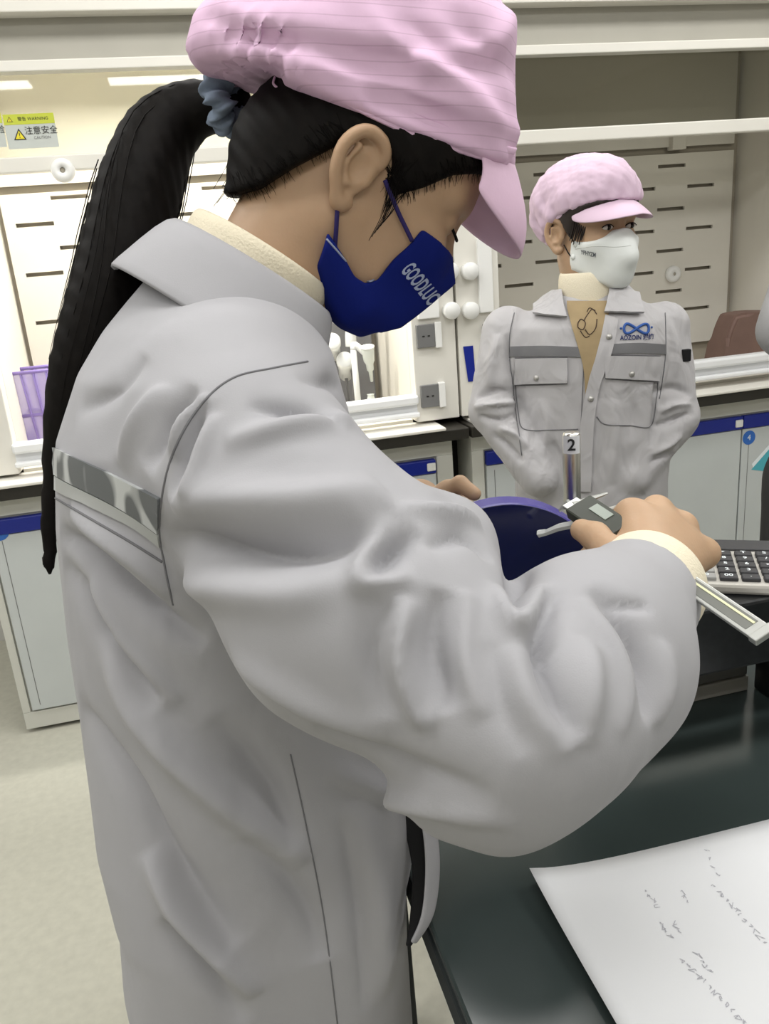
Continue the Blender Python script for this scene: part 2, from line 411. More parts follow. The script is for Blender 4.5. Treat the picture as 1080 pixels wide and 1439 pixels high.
def socket(parent, x, z, y, w=.062, h=.075, flip=False):
    s = box('socket', x-w/2, x+w/2, y-.012, y+.002, z-h/2, z+h/2, SOCK, parent, .002)
    sx = 1
    box('socket_cover', x+w/2, x+w/2+.022, y-.016, y+.002, z-h/2-.004, z+h/2+.004, WHITE, s, .002)
    for dx in (-.009, .009): box('socket_hole', x+dx-.004, x+dx+.004, y-.0132, y-.01, z-.002, z+.002, DARKGAP, s)
def knob(parent, x, z, y):
    lathe('valve_knob', [(.02, 0), (.027, .004), (.028, .03), (.024, .036), (.0, .037)], (x, y, z), (0, -1, 0), WHITE, parent, 20)
FY = 2.63                                  # front plane of the hood columns
def hood(x0, x1, label, cols, zrow, side):
    e = empty('fume_hood', ((x0+x1)/2, 3.0, .86), label, 'fume hood', 'row of fume hoods along the wall')
    ix0, ix1 = x0+.15, x1-.15
    for a, b in ((x0, ix0), (ix1, x1)):
        box('side_column', a, b, FY, FY+.06, .862, 2.0, CREAM, e, .003)
        box('outer_side', a if a == x0 else b-.02, a+.02 if a == x0 else b, FY+.06, YB-.01, .862, 2.1, CREAM, e)
    box('inner_wall', ix0-.015, ix0, FY+.06, YB-.02, .862, 2.1, CREAM2, e)
    box('inner_wall', ix1, ix1+.015, FY+.06, YB-.02, .862, 2.1, CREAM2, e)
    box('top_panel', x0, x1, FY-.03, FY+.03, 2.095, 2.60, CREAM, e, .003)
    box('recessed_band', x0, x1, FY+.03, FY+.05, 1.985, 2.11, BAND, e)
    box('trim_strip', x0, x1, FY+.005, FY+.05, 1.962, 1.99, CREAM, e, .003)
    box('hood_roof', x0+.02, x1-.02, FY+.05, YB-.01, 2.1, 2.12, CREAM2, e)
    box('inner_floor', ix0, ix1, FY+.06, YB-.02, .852, .862, CREAM2, e)
    # sash: pane in a frame, pushed up
    s = box('sash_handle', ix0, ix1, FY+.02, FY+.055, 1.71, 1.752, CREAM, e, .004)
    sash = box('sash_pane', ix0, ix1, FY+.06, FY+.066, 1.752, 2.06, MATS['sash_glass'], e)
    # baffle with staggered slots and a cavity behind
    by = 3.15; bx0, bx1 = ix0+.015, ix1-.03; hl = []
    for ci, cx in enumerate(cols):
        for r in range(-1, 5):
            zz = zrow-.162*r-(.081 if ci % 2 else 0)
            if cx > bx0+.005 and cx+.125 < bx1-.005 and .99 < zz < 1.69: hl.append((cx, cx+.123, zz-.0065, zz+.0065))
    holes_panel('baffle_panel', bx0, bx1, .945, 1.70, by, .012, hl, CREAM2, e)
    holes_panel('upper_baffle', bx0, bx1, 1.725, 2.095, by, .012, [], CREAM2, e)
    box('baffle_cavity', ix0, ix1, by+.024, by+.034, .862, 2.1, SLOT, e)
    # sill: white aluminium airfoil in three steps
    box('sill_cap', ix0-.005, ix1+.005, FY-.02, FY+.03, .925, .957, ALU, e, .008)
    box('sill_web', ix0-.005, ix1+.005, FY+.0, FY+.03, .895, .93, ALU, e, .003)
    box('sill_foot', ix0-.005, ix1+.005, FY-.025, FY+.03, .884, .9, ALU, e, .005)
    return e
pane_mat('sash_glass', (.86, .86, .82))
HOOD1 = hood(-.69, .878, 'brightly lit fume hood behind the long black ponytail', [-.489+.1265*k for k in range(10)], 1.601, 0)
HOOD2 = hood(.887, 2.455, 'dim unlit fume hood behind the person in the white mask', [2.067-.1335*k for k in range(9)], 1.574, 1)
# fittings on the two columns beside the joint
CY = FY
def colx(px, py): return onY(px, py, CY)
for (px, py) in ((629, 381), (631, 436)): q = colx(px, py); knob(HOOD1, q[0], q[2], CY)
for (px, py) in ((657, 381), (658, 436)): q = colx(px, py); knob(HOOD2, q[0], q[2], CY)
a = colx(583, 400); b = colx(616, 446); box('cover_plate', a[0], b[0], CY-.014, CY+.002, b[2], a[2]+.10, WHITE, HOOD1, .003)
a = colx(668, 335); b = colx(692, 438); box('cover_plate', a[0], b[0], CY-.014, CY+.002, b[2], a[2], WHITE, HOOD2, .003)
for (px, py) in ((597, 472), (603, 556)): q = colx(px, py); socket(HOOD1, q[0], q[2], CY)
q = colx(690, 470); socket(HOOD2, q[0], q[2], CY)
a = colx(650, 487); b = colx(661, 536)
mk('blue_tag', [(a[0], CY-.003, a[2]), (a[0]+.035, CY-.003, a[2]), (a[0]+.038, CY-.003, b[2]+.03), (a[0]+.03, CY-.003, b[2]), (a[0]+.012, CY-.003, b[2])], [(0, 4, 3, 2, 1)], BLUE, HOOD2, False)
# round plugs on the baffles, bracket on hood 2
def plug(parent, x, z, y=3.15):
    k = lathe('baffle_plug', [(.03, 0), (.033, .006), (.032, .02), (.025, .026), (.008, .027), (.0075, .018), (0, .018)], (x, y, z), (0, -1, 0), WHITE, parent, 24)
    lathe('plug_screw', [(.007, .0185), (.007, .0215), (0, .022)], (x, y, z), (0, -1, 0), SLOT, k, 10)
q = onY(89, 240, FY+.018); plug(HOOD1, q[0], q[2], FY+.02)
q = onY(945, 385, 3.14); plug(HOOD2, q[0], q[2])
q = onY(951, 197, 3.14); box('baffle_bracket', q[0]-.03, q[0]+.03, 3.12, 3.165, q[2]-.035, q[2]+.02, CREAM2, HOOD2, .004)
# lamp inside the lit hood
ld = bpy.data.lights.new('hood_lamp', 'AREA'); ld.shape = 'RECTANGLE'; ld.size = 1.1; ld.size_y = .12; ld.energy = 29; ld.color = (1, .97, .9)
lo = bpy.data.objects.new('hood_lamp', ld); COL.objects.link(lo); lo.location = (.095, 2.765, 2.075); lo.rotation_euler = (math.radians(-16), 0, 0)
box('lamp_housing', -.5, .69, 2.70, 2.83, 2.085, 2.1, WHITE, HOOD1)

# ------------------------------------------------------------------ worktops, slabs, base cabinets
WF = 2.535
def worktop(x0, x1, label):
    e = empty('worktop', ((x0+x1)/2, 2.8, .79), label, 'worktop', 'worktops below the fume hoods')
    box('black_slab', x0, x1, WF+.005, YB-.02, .805, .842, SLABM, e, .003)
    box('work_surface', x0+.02, x1-.08, WF, FY+.06, .842, .8525, CREAM, e, .003)
    return e
worktop(-.69, .878, 'white topped black worktop slab below the brightly lit fume hood')
worktop(.887, 2.455, 'white topped black worktop slab below the dim fume hood')
CF = 2.596
STK = mat('blue_sticker', (.03, .14, .5), .5); TEAL = mat('teal_sticker', (.08, .42, .50), .5); STW = mat('white_print', (.8, .85, .88), .6)
def disc_px(name, o, r, m, parent, seg=24):
    return mk(name, [(o[0]+r*math.cos(t*2*math.pi/seg), o[1], o[2]+r*math.sin(t*2*math.pi/seg)) for t in range(seg)], [tuple(range(seg))], m, parent, False)
def cabinet(x0, x1, bounds, label):
    e = empty('base_cabinet', ((x0+x1)/2, 2.9, 0), label, 'cabinet', 'base cabinets below the fume hoods')
    box('carcass', x0, x1, CF+.012, YB-.03, .06, .80, CABF, e)
    box('plinth', x0+.02, x1-.02, CF+.03, YB-.05, 0, .06, DARKGAP, e)
    box('frame_rail', x0, x1, CF, CF+.012, .745, .80, CABF, e, .002)
    box('frame_rail', x0, x1, CF, CF+.012, .015, .075, CABF, e, .002)
    for a, b in ((x0, bounds[0]-.004), (bounds[-1]+.004, x1)): box('frame_stile', a, b, CF, CF+.012, .075, .745, CABF, e, .002)
    for a, b in zip(bounds[:-1], bounds[1:]):
        d = box('door', a+.003, b-.003, CF-.006, CF+.012, .082, .688, CABW, e, .002)
        box('door_line', a+.03, a+.032, CF-.0068, CF-.004, .1, .67, SOCK, d)
        g = box('blue_handle', a+.002, b-.002, CF-.012, CF+.012, .69, .738, BLUE, e, .004)
        l = box('latch', b-.035, b-.004, CF-.018, CF-.01, .70, .728, WHITE, g, .004)
    return e
B1 = cabinet(-.684, .834, [-.655, -.17, .30, .772], 'grey base cabinet with blue handles below the brightly lit fume hood')
B2 = cabinet(.902, 2.44, [.95, 1.455, 1.96, 2.40], 'grey base cabinet with blue handles below the dim fume hood')
box('gap_shade', .834, .902, 2.75, 2.78, 0, .8, DARKGAP, B1)  # dark sheet standing in for the shade in the gap between cabinets
q = onY(-2, 747, CF-.007); d1 = disc_px('round_sticker', q, .030, STK, B1)
q = onY(1052, 615, CF-.007); d2 = disc_px('round_sticker', q, .027, STK, B2); text_on('sticker_mark', '4', .03, q, (1, 0, 0), (0, 0, 1), STW, d2)
tri = [onY(px, py, CF-.007) for (px, py) in ((1055, 660), (1090, 620), (1090, 664))]; mk('triangle_sticker', tri, [(0, 2, 1)], TEAL, B2, False)
tri = [onY(px, py, CF-.0068) for (px, py) in ((1056, 652), (1088, 616), (1091, 622), (1058, 658))]; mk('sticker_edge', tri, [(3, 2, 1, 0)], STW, B2, False)

# warning signs on the sash of the lit hood
SY = FY+.0595
SIGNY = mat('sign_yellow', (.50, .55, .05), .5); SIGNG = mat('sign_grey', (.50, .53, .50), .5); SIGNK = mat('sign_black', (.02, .02, .02), .6); SIGNT = mat('triangle_yellow', (.72, .62, .03), .5)
def warn(px0, px1, label, words, full):
    a = onY(px0, 160, SY); b = onY(px1, 160, SY); c = onY(px1, 207, SY); x0, x1, zt, zb = a[0], b[0], (a[2]+b[2])/2, c[2]
    y1 = SY-.001; e = empty('warning_sign', ((x0+x1)/2, y1, zb), label, 'sign', 'warning signs on the hood sash')
    box('sign_plate', x0, x1, y1-.0012, y1, zb, zt, SIGNG, e)
    box('sign_header', x0, x1, y1-.0017, y1-.001, zt-(zt-zb)*.30, zt, SIGNY, e)
    W = x1-x0; Hh = zt-zb; yy = y1-.0021
    def triang(cx, cz, r):
        mk('triangle_border', [(cx-r, yy, cz-r*.75), (cx+r, yy, cz-r*.75), (cx, yy, cz+r)], [(0, 1, 2)], SIGNK, e, False)
        mk('triangle_field', [(cx-r*.72, yy-.0003, cz-r*.6), (cx+r*.72, yy-.0003, cz-r*.6), (cx, yy-.0003, cz+r*.68)], [(0, 1, 2)], SIGNT, e, False)
        text_on('exclamation_mark', '!', r*1.2, (cx, yy-.0004, cz-r*.1), (1, 0, 0), (0, 0, 1), SIGNK, e, .0002)
    triang(x0+W*.26, zb+Hh*.40, W*.125); triang(x0+W*.12, zt-Hh*.15, W*.06)
    text_on('sign_lettering', words, W*.165, (x0+W*.70, yy, zb+Hh*.50), (1, 0, 0), (0, 0, 1), SIGNK, e, .0002)
    text_on('sign_lettering', 'CAUTION', W*.075, (x0+W*.70, yy, zb+Hh*.30), (1, 0, 0), (0, 0, 1), SOCK, e, .0002)
    text_on('sign_lettering', '警告 WARNING', W*.085, (x0+W*.58, yy, zt-Hh*.15), (1, 0, 0), (0, 0, 1), SIGNK, e, .0002)
warn(3, 75, 'yellow and grey warning sign with triangle on the sash, the whole one', '注意安全', True)
warn(-72, 1, 'yellow and grey warning sign cut off by the picture edge', '当心危险', False)

# things inside the hoods
PURP = mat('purple_plastic', (.34, .25, .62), .4, trans=.25)
def basket():
    c = onY(68, 604, 2.86); x0, x1 = c[0]-.085, c[0]+.13; z0 = .863; zt = onY(42, 522, 2.86)[2]; y0, y1 = 2.84, 2.98
    e = empty('storage_basket', ((x0+x1)/2, (y0+y1)/2, z0), 'purple plastic basket standing in the lit hood behind the sill', 'basket')
    def ring(z, g, r=.005):
        return [(x0+g, y0+g, z), (x1-g, y0+g, z), (x1-g, y1-g, z), (x0+g, y1-g, z), (x0+g, y0+g, z)]
    for nm, z, g in (('rim', zt, 0), ('middle_band', (z0+zt)/2, .012), ('lower_band', z0+.02, .02)):
        L = ring(z, g); V, F = [], []
        for a, b in zip(L[:-1], L[1:]):
            v, f = tubes([a, b], .006, 6); F += [tuple(i+len(V) for i in q_) for q_ in f]; V += v
        mk(nm, V, F, PURP, e)
    box('basket_floor', x0+.02, x1-.02, y0+.02, y1-.02, z0, z0+.006, PURP, e)
    top = ring(zt, 0)[:4]; bot = ring(z0, .02)[:4]
    thin = mat('purple_translucent', (.40, .33, .62), .4, alpha=.6)
    for i in range(4):
        j = (i+1) % 4; mk('side_panel', [top[i], top[j], bot[j], bot[i]], [(0, 1, 2, 3)], thin, e, False)
        for t in np.linspace(0, .9, 6): tube('rib', [A(top[i])*(1-t)+A(top[j])*t, A(bot[i])*(1-t)+A(bot[j])*t], .0035, PURP, e, 6)
    tube('corner_tab', [(x0, y0, zt), (x0-.012, y0, zt+.03)], .008, SOCK, e, 8)
basket()
BROWN = mat('brown_leather', (.17, .105, .085), .7, noise=.08, nscale=15, bump=.2, bscale=100)
def brown():
    pts = [(1008, 512), (1018, 475), (1028, 448), (1036, 441), (1062, 438), (1095, 438), (1105, 450), (1108, 512)]
    W = A([onY(px, py, 2.86) for px, py in pts]); W[[0, -1], 2] = .863
    W = smooth_line(W[:, [0, 2]], 4); W[:, 1] = np.maximum(W[:, 1], .863)
    bm = bmesh.new(); f = bm.faces.new([bm.verts.new((x, 2.84, z)) for x, z in W]); r = bmesh.ops.extrude_face_region(bm, geom=[f])
    for g in r['geom']:
        if isinstance(g, bmesh.types.BMVert): g.co.y += .12
    bmesh.ops.bevel(bm, geom=[e_ for e_ in bm.edges if len(e_.link_faces) == 2 and e_.calc_face_angle(0) > 1], offset=.015, segments=3, affect='EDGES')
    o = bm_obj('brown_case', bm, BROWN); tag(o, 'brown rounded upright case standing inside the dim fume hood', 'case')
brown()
GREYB = mat('grey_equipment', (.14, .14, .145), .6, noise=.1); PVC = mat('white_pvc', (.66, .67, .66), .4); GLASSM = mat('clouded_glass', (.72, .76, .72), .15, alpha=.75)
def glassware():
    a = onY(425, 440, 3.06); b = onY(533, 565, 3.06)
    e = empty('equipment_board', ((a[0]+b[0])/2, 3.11, .863), 'dark grey upright equipment board at the hood side wall', 'board')
    box('board', a[0]-.1, b[0], 3.105, 3.125, .872, 1.35, GREYB, e, .004); box('board_foot', a[0]-.1, b[0], 3.09, 3.14, .862, .872, GREYB, e)
    for k, (px, py, r) in enumerate([(466, 479, .031), (484, 505, .030)]):
        o = onY(px, py, 2.90+.02*k); d = nrm((.16, .86, -.46)); 
        t = lathe('pipe_stub', [(r*.9, -.002), (r, .002), (r, .03), (r*.86, .034), (r*.86, .16)], o, d, PVC, None, 28)
        tag(t, ('upper' if k == 0 else 'lower')+' white capped plastic pipe stub beside the grey collar', 'pipe', 'white pipe stubs in the hood')
        # foot that carries the stub down to the hood floor
        q = o+d*.12; tube('support_leg', [q, (q[0], q[1], .863)], .006, GREYB, t)
    a = onY(493, 487, 2.96); b = onY(493, 466, 2.96); c = onY(516, 462, 2.96); d = onY(524, 448, 2.96)
    L = smooth_line([a, b, b+(c-b)*.35+(b-a)*.15, c, d], 8); el = tube('pipe_elbow', L, .0205, PVC, None, 16); tag(el, 'white plastic pipe elbow just below the blue mask', 'pipe')
    tube('support_leg', [a, (a[0], 2.99, .863)], .007, GREYB, el)
    # funnel on a stand
    o = onY(516, 488, 2.86); bx_ = onY(507, 560, 2.86)
    e = empty('funnel_stand', (o[0], 2.86, .863), 'white laboratory stand with a clouded glass funnel behind the sill', 'stand')
    tube('stand_rod', [(bx_[0]-.008, 2.88, .863), (bx_[0]-.008, 2.88, 1.1)], .011, PVC, e, 10)
    box('stand_base', bx_[0]-.05, bx_[0]+.07, 2.83, 2.93, .862, .872, PVC, e, .003)
    tube('clamp_arm', smooth_line([(bx_[0]-.008, 2.88, 1.1), (bx_[0], 2.88, 1.115), (o[0], 2.865, o[2]-.03)], 5), .012, PVC, e, 10)
    f = lathe('funnel', [(.021, 0), (.0235, 0), (.0235, -.004), (.020, -.05), (.014, -.062), (.013, -.085), (.008, -.09), (.0055, -.13), (.003, -.132), (.004, -.09), (.011, -.06), (.018, -.045)], o, nrm((-.1, -.25, 1)), GLASSM, e, 24)
    lathe('funnel_rim', [(.0205, -.001), (.025, -.001), (.025, .003), (.0205, .003)], o, nrm((-.1, -.25, 1)), PVC, f, 24)
    q = onY(520, 548, 2.86); lathe('receiving_flask', [(.02, -.065), (.026, -.05), (.027, -.03), (.016, -.012), (.011, .004), (.014, .008), (.0, .009)], (q[0], 2.86, .93), (0, 0, 1), GLASSM, e, 20)
glassware()

# ------------------------------------------------------------------ table and the things on it
TZ = .80
TABM = mat('dark_green_table', (.036, .048, .046), .17, noise=.08, nscale=5, spec=.5)
TEDGE = mat('table_edge', (.014, .02, .021), .5)
def table():
    e = empty('lab_table', (.75, .75, 0), 'dark green glossy lab table with black edge', 'table')
    box('table_top', .148, 1.35, .05, 1.22, TZ-.012, TZ, TABM, e, .003); box('table_edge', .146, 1.352, .048, 1.222, TZ-.045, TZ-.012, TEDGE, e, .003)
    for x in (.19, 1.28):
        for y in (.1, 1.15): box('leg', x, x+.05, y, y+.05, 0, TZ-.045, TEDGE, e, .003)
    box('apron', .24, 1.28, .11, .14, TZ-.12, TZ-.045, TEDGE, e); box('apron', .24, 1.28, 1.16, 1.19, TZ-.12, TZ-.045, TEDGE, e)
table()
PAPER = mat('white_paper', (.70, .71, .73), .7, noise=.01); INK = mat('pencil_ink', (.42, .42, .46), .8)
def paper():
    x0, y1 = .259, .630; W_, H_ = .42, .30; nu, nv = 28, 20; V = []; F = []
    hz = lambda u, v: TZ+.0012+.010*math.exp(-((u/.02)))*(.4+.6*v)+.012*math.exp(-((W_*u)**2+(H_*(1-v))**2)/.004)
    f = lambda u, v: (x0+W_*u, y1-H_*(1-v), TZ+.001+.014*math.exp(-u*9)*(.5+.5*v)+.006*v**6*(1-u*.5))
    for t in (0, -.0006):
        for i in range(nu):
            for j in range(nv):
                p = f(i/(nu-1), j/(nv-1)); V.append((p[0], p[1], p[2]+t))
    k = nu*nv
    for i in range(nu-1):
        for j in range(nv-1):
            q = (i*nv+j, (i+1)*nv+j, (i+1)*nv+j+1, i*nv+j+1); F.append(q); F.append(tuple(a+k for a in q[::-1]))
    rim = [i*nv for i in range(nu)]+[(nu-1)*nv+j for j in range(1, nv)]+[i*nv+nv-1 for i in range(nu-2, -1, -1)]+[j for j in range(nv-2, 0, -1)]
    for a, b in zip(rim, rim[1:]+rim[:1]): F.append((a, a+k, b+k, b))
    o = mk('paper_sheet', V, F, PAPER); tag(o, 'large white paper sheet with faint handwriting on the dark table', 'paper')
    # faint handwriting: short pencil strokes in rows running towards the viewer
    r = random.Random(3); VV = []; FF = []
    for (px, py, px2, py2, n) in [(955, 1345, 1050, 1439, 12), (1000, 1240, 1079, 1325, 12), (905, 1250, 925, 1275, 4), (955, 1252, 968, 1268, 3), (925, 1295, 945, 1320, 5), (945, 1293, 955, 1310, 3), (975, 1335, 1000, 1365, 5), (990, 1190, 1010, 1235, 4)]:
        a = onZ(px, py, TZ+.004); b = onZ(px2, py2, TZ+.004)
        for i in range(n):
            t = (i+.5)/n; c = a*(1-t)+b*t; hgt = r.uniform(.002, .004); pts = []
            for m_ in range(5): pts.append((c[0]+r.uniform(-hgt, hgt), c[1]+r.uniform(-hgt, hgt)))
            for p, q in zip(pts[:-1], pts[1:]):
                d = A(q)-A(p); nn = A([-d[1], d[0]])/(np.linalg.norm(d)+1e-9)*.00035; i0 = len(VV)
                for s in (A(p)+nn, A(p)-nn, A(q)-nn, A(q)+nn):
                    u = (s[0]-x0)/W_; v = 1-(y1-s[1])/H_; VV.append((s[0], s[1], f(u, v)[2]+.0004))
                FF.append((i0, i0+1, i0+2, i0+3))
    mk('handwriting', VV, FF, INK, o, False)['kind'] = 'stuff'
paper()
GRAN = mat('black_granite', (.010, .011, .012), .3, noise=.3, nscale=120); GBOX = mat('grey_box', (.12, .118, .108), .5, noise=.05); GBOX2 = mat('pale_strip', (.30, .29, .26), .5)
ST_T = 1.0
def stand():
    e = empty('gauge_stand', (.7, .9, TZ), 'black stone gauge stand with upright steel post marked 2', 'gauge stand')
    box('stone_slab', .40, 1.05, .752, .874, .915, ST_T, GRAN, e, .004)
    box('pedestal', .70, 1.02, .775, .872, TZ, .915, GRAN, e, .003); box('pedestal', .42, .47, .82, .868, TZ, .915, GRAN, e, .003)
    PZ = .955; c = P(803, 660, PZ); x, y = c[0], c[1]; r = .0102
    top = P(803, 604, PZ)[2]
    lathe('post', [(r, ST_T), (r, top-.003), (r*.9, top), (0, top)], (x, y, 0), (0, 0, 1), STEEL, e, 20)
    lathe('post_collar', [(.016, ST_T), (.016, ST_T+.015), (.0, ST_T+.015)], (x, y, 0), (0, 0, 1), STEEL, e, 20)
    d = nrm(A([CAM[0]-x, CAM[1]-y, 0])); sx = A([-d[1], d[0], 0]); sx = sx if sx@RT > 0 else -sx
    # paper label wrapped on the post
    pz = top-.002; V = []; n = 10; hw = 1.05
    for zz in (pz, pz-.021):
        for i in range(n+1):
            an = (i/n-.5)*2*hw; V.append(A([x, y, zz])+(r+.0006)*(d*math.cos(an)+sx*math.sin(an)))
    lab = mk('number_label', V, [(i, i+n+1, i+n+2, i+1) for i in range(n)], PAPER, e, False)
    text_on('number', '2', .019, A([x, y, pz-.0105])+d*(r+.0012), sx, (0, 0, 1), SIGNK, lab, .0003, .0004)
    return e
stand()
e = empty('low_grey_box', (.55, .92, TZ), 'low dark grey box with a paler bottom band under the stone slab', 'box')
box('box_body', .40, .690, .872, .925, TZ+.022, .89, GBOX, e, .003); box('bottom_band', .40, .690, .869, .926, TZ, TZ+.022, GBOX2, e, .002)
CALS = mat('silver_plastic', (.55, .53, .49), .35, .3); KEYK = mat('dark_key', (.035, .035, .038), .5); KEYG = mat('grey_key', (.30, .30, .29), .5)
def calculator():
    o = onZ(1013, 823, ST_T+.012); ex = nrm((.86, -.5, 0)); ey = A([-ex[1], ex[0], 0])
    o = o+ey*.0-ex*.035
    e = empty('desk_calculator', (o[0]+.07, o[1]+.05, ST_T), 'silver desk calculator with dark keys on the black stone slab', 'calculator')
    Mx = Matrix(((ex[0], ey[0], 0, o[0]), (ex[1], ey[1], 0, o[1]), (0, 0, 1, ST_T), (0, 0, 0, 1)))
    box('calculator_body', 0, .165, 0, .155, .0005, .014, CALS, e, .004, Mx); box('lower_shell', .003, .162, .003, .152, .0, .006, KEYK, e, 0, Mx)
    box('display_window', .012, .153, .112, .148, .014, .017, KEYK, e, .002, Mx)
    lab = ['0', '00', '.', '=', '+', '%', '1', '2', '3', '+', '-', 'C', '4', '5', '6', 'x', 'M', 'R', '7', '8', '9', '/', 'M', 'A', '<', '>', 'T', 'S', '#', 'E']
    i = 0
    for r_ in range(5):
        for c_ in range(6):
            x = .010+c_*.0245; y = .009+r_*.0195
            k = box('key', x, x+.0205, y, y+.0155, .012, .019, KEYG if c_ == 0 else KEYK, e, .002, Mx)
            c = Mx @ Vector((x+.01, y+.0077, .0192)); text_on('key_print', lab[i], .010, c, ex, ey, STW, k, .0003, .0002); i += 1
calculator()
# ================================================================== people: shared parts
def hframe(O, yaw, pitch, roll=0):
    y, p, r = np.radians([yaw, pitch, roll])
    f = A([np.cos(p)*np.cos(y), np.cos(p)*np.sin(y), -np.sin(p)]); s = A([np.sin(y), -np.cos(y), 0]); u = np.cross(s, f)
    s2 = s*np.cos(r)+u*np.sin(r); u2 = u*np.cos(r)-s*np.sin(r)
    return A(O, dtype=float), np.stack([f, s2, u2])          # rows: forward, right side, up
def to_loc(p, H): return (p-H[0])@H[1].T
def to_w(q, H): return np.asarray(q, float)@H[1]+H[0]
def cranium(q, g=0.0):
    d = ell(q, (.004, 0, .052), (.100, .077, .088))
    d = smin(d, ell(q, (.045, 0, .055), (.062, .066, .062)), .03)
    return d-g
def face_sdf(q, nose=True):
    a = A([1, 1, 1.0]); qs = q.copy(); qs[:, 1] = np.abs(qs[:, 1])
    d = cranium(q)
    d = smin(d, ell(q, (.052, 0, -.022), (.058, .060, .088)), .03)
    d = smin(d, rcone(qs, (.004, .050, -.045), (.070, .020, -.098), .018, .016), .03)
    d = smin(d, ell(q, (.084, 0, -.098), (.022, .024, .020)), .02)
    d = smin(d, ell(qs, (.082, .036, -.018), (.026, .022, .022)), .02)          # cheek bones
    d = smin(d, rcone(qs, (.098, .012, .036), (.088, .044, .034), .012, .010), .015)  # brow ridge
    d = smax(d, -ell(qs, (.112, .031, .013), (.016, .017, .010)), .012)          # eye socket
    d = smin(d, ell(qs, (.094, .031, .013), (.013, .015, .013)), .006)           # eyeball under the lids
    if nose:
        d = smin(d, rcone(q, (.106, 0, .016), (.126, 0, -.026), .006, .010), .012)
        d = smin(d, rcone(qs, (.112, .010, -.030), (.116, .006, -.030), .007, .007), .008)
        d = smin(d, ell(q, (.104, 0, -.062), (.010, .022, .006)), .006)         # upper lip
        d = smin(d, ell(q, (.101, 0, -.072), (.010, .019, .006)), .004)         # lower lip
    return d
EARC = [(.010, .066, .004), (.013, .074, .018), (.006, .080, .028), (-.008, .084, .030), (-.019, .087, .022), (-.024, .088, .006), (-.020, .086, -.012), (-.012, .082, -.024), (-.003, .076, -.034), (.004, .071, -.030)]
def ear_sdf(q, side):
    qs = q.copy(); qs[:, 1] *= side
    L = smooth_line(EARC, 3); rs = np.interp(np.linspace(0, 1, len(L)), [0, .15, .5, .8, .92, 1], [.004, .0048, .0052, .0048, .0075, .006])
    d = chain(qs, L, rs, .003)
    plate = ell(qs, (-.006, .074, .0), (.018, .007, .030)); d = smin(d, plate, .005)
    d = smin(d, chain(qs, [(-.012, .083, .014), (-.013, .083, -.004), (-.006, .080, -.016), (.001, .076, -.014)], [.003, .0035, .0035, .003], .003), .004)
    d = smax(d, -ell(qs, (-.001, .086, .0), (.011, .010, .014)), .004)
    d = smin(d, rcone(qs, (.009, .072, -.006), (.009, .071, .002), .005, .005), .005)          # tragus
    return d
def finger(p, pts, r0, r1, k=.004): return chain(p, pts, np.linspace(r0, r1, len(pts)), k)
def shoe(parent, x, y, yaw, m):
    c, s = math.cos(yaw), math.sin(yaw); Rm = A([[c, s, 0], [-s, c, 0], [0, 0, 1]])
    def fn(p):
        q = (p-A([x, y, 0]))@Rm.T
        d = smin(ell(q, (.085, 0, .035), (.075, .043, .045)), ell(q, (-.03, 0, .045), (.075, .038, .055)), .04)
        return smax(d, -q[:, 2]+.002, .006)
    V, Q = mesh_sdf(fn, (x-.24, y-.24, -.02), (x+.24, y+.24, .14), .008); return mkq('shoe', V, Q, m, parent)
def apply_folds(V, N, folds):
    """folds: (3d polyline, width, height)"""
    off = np.zeros(len(V))
    for L, wd, ht in folds:
        lo = L.min(0)-3*wd; hi = L.max(0)+3*wd; m = np.all((V > lo) & (V < hi), axis=1)
        if not m.any(): continue
        d, t = polyparam(V[m], L); tap = np.sin(math.pi*np.clip(t, 0, 1))**.6
        prof = np.exp(-(d/wd)**2) if ht > 0 else np.exp(-(d/wd)**1.35)
        off[m] += ht*prof*tap
    return V+N*off[:, None]
def collar_sheet(name, rings, m, parent, thick=.004):
    """rings: list of closed or open 3d polylines (same length) lofted with thickness"""
    R_ = np.stack(rings); nr, nc = R_.shape[:2]; V = R_.reshape(-1, 3); F = []
    for i in range(nr-1):
        for j in range(nc-1): F.append((i*nc+j, i*nc+j+1, (i+1)*nc+j+1, (i+1)*nc+j))
    o = mk(name, V, F, m, parent); md = o.modifiers.new('thickness', 'SOLIDIFY'); md.thickness = thick; md.offset = 0
    md2 = o.modifiers.new('smooth', 'SUBSURF'); md2.levels = 1; md2.render_levels = 1
    return o

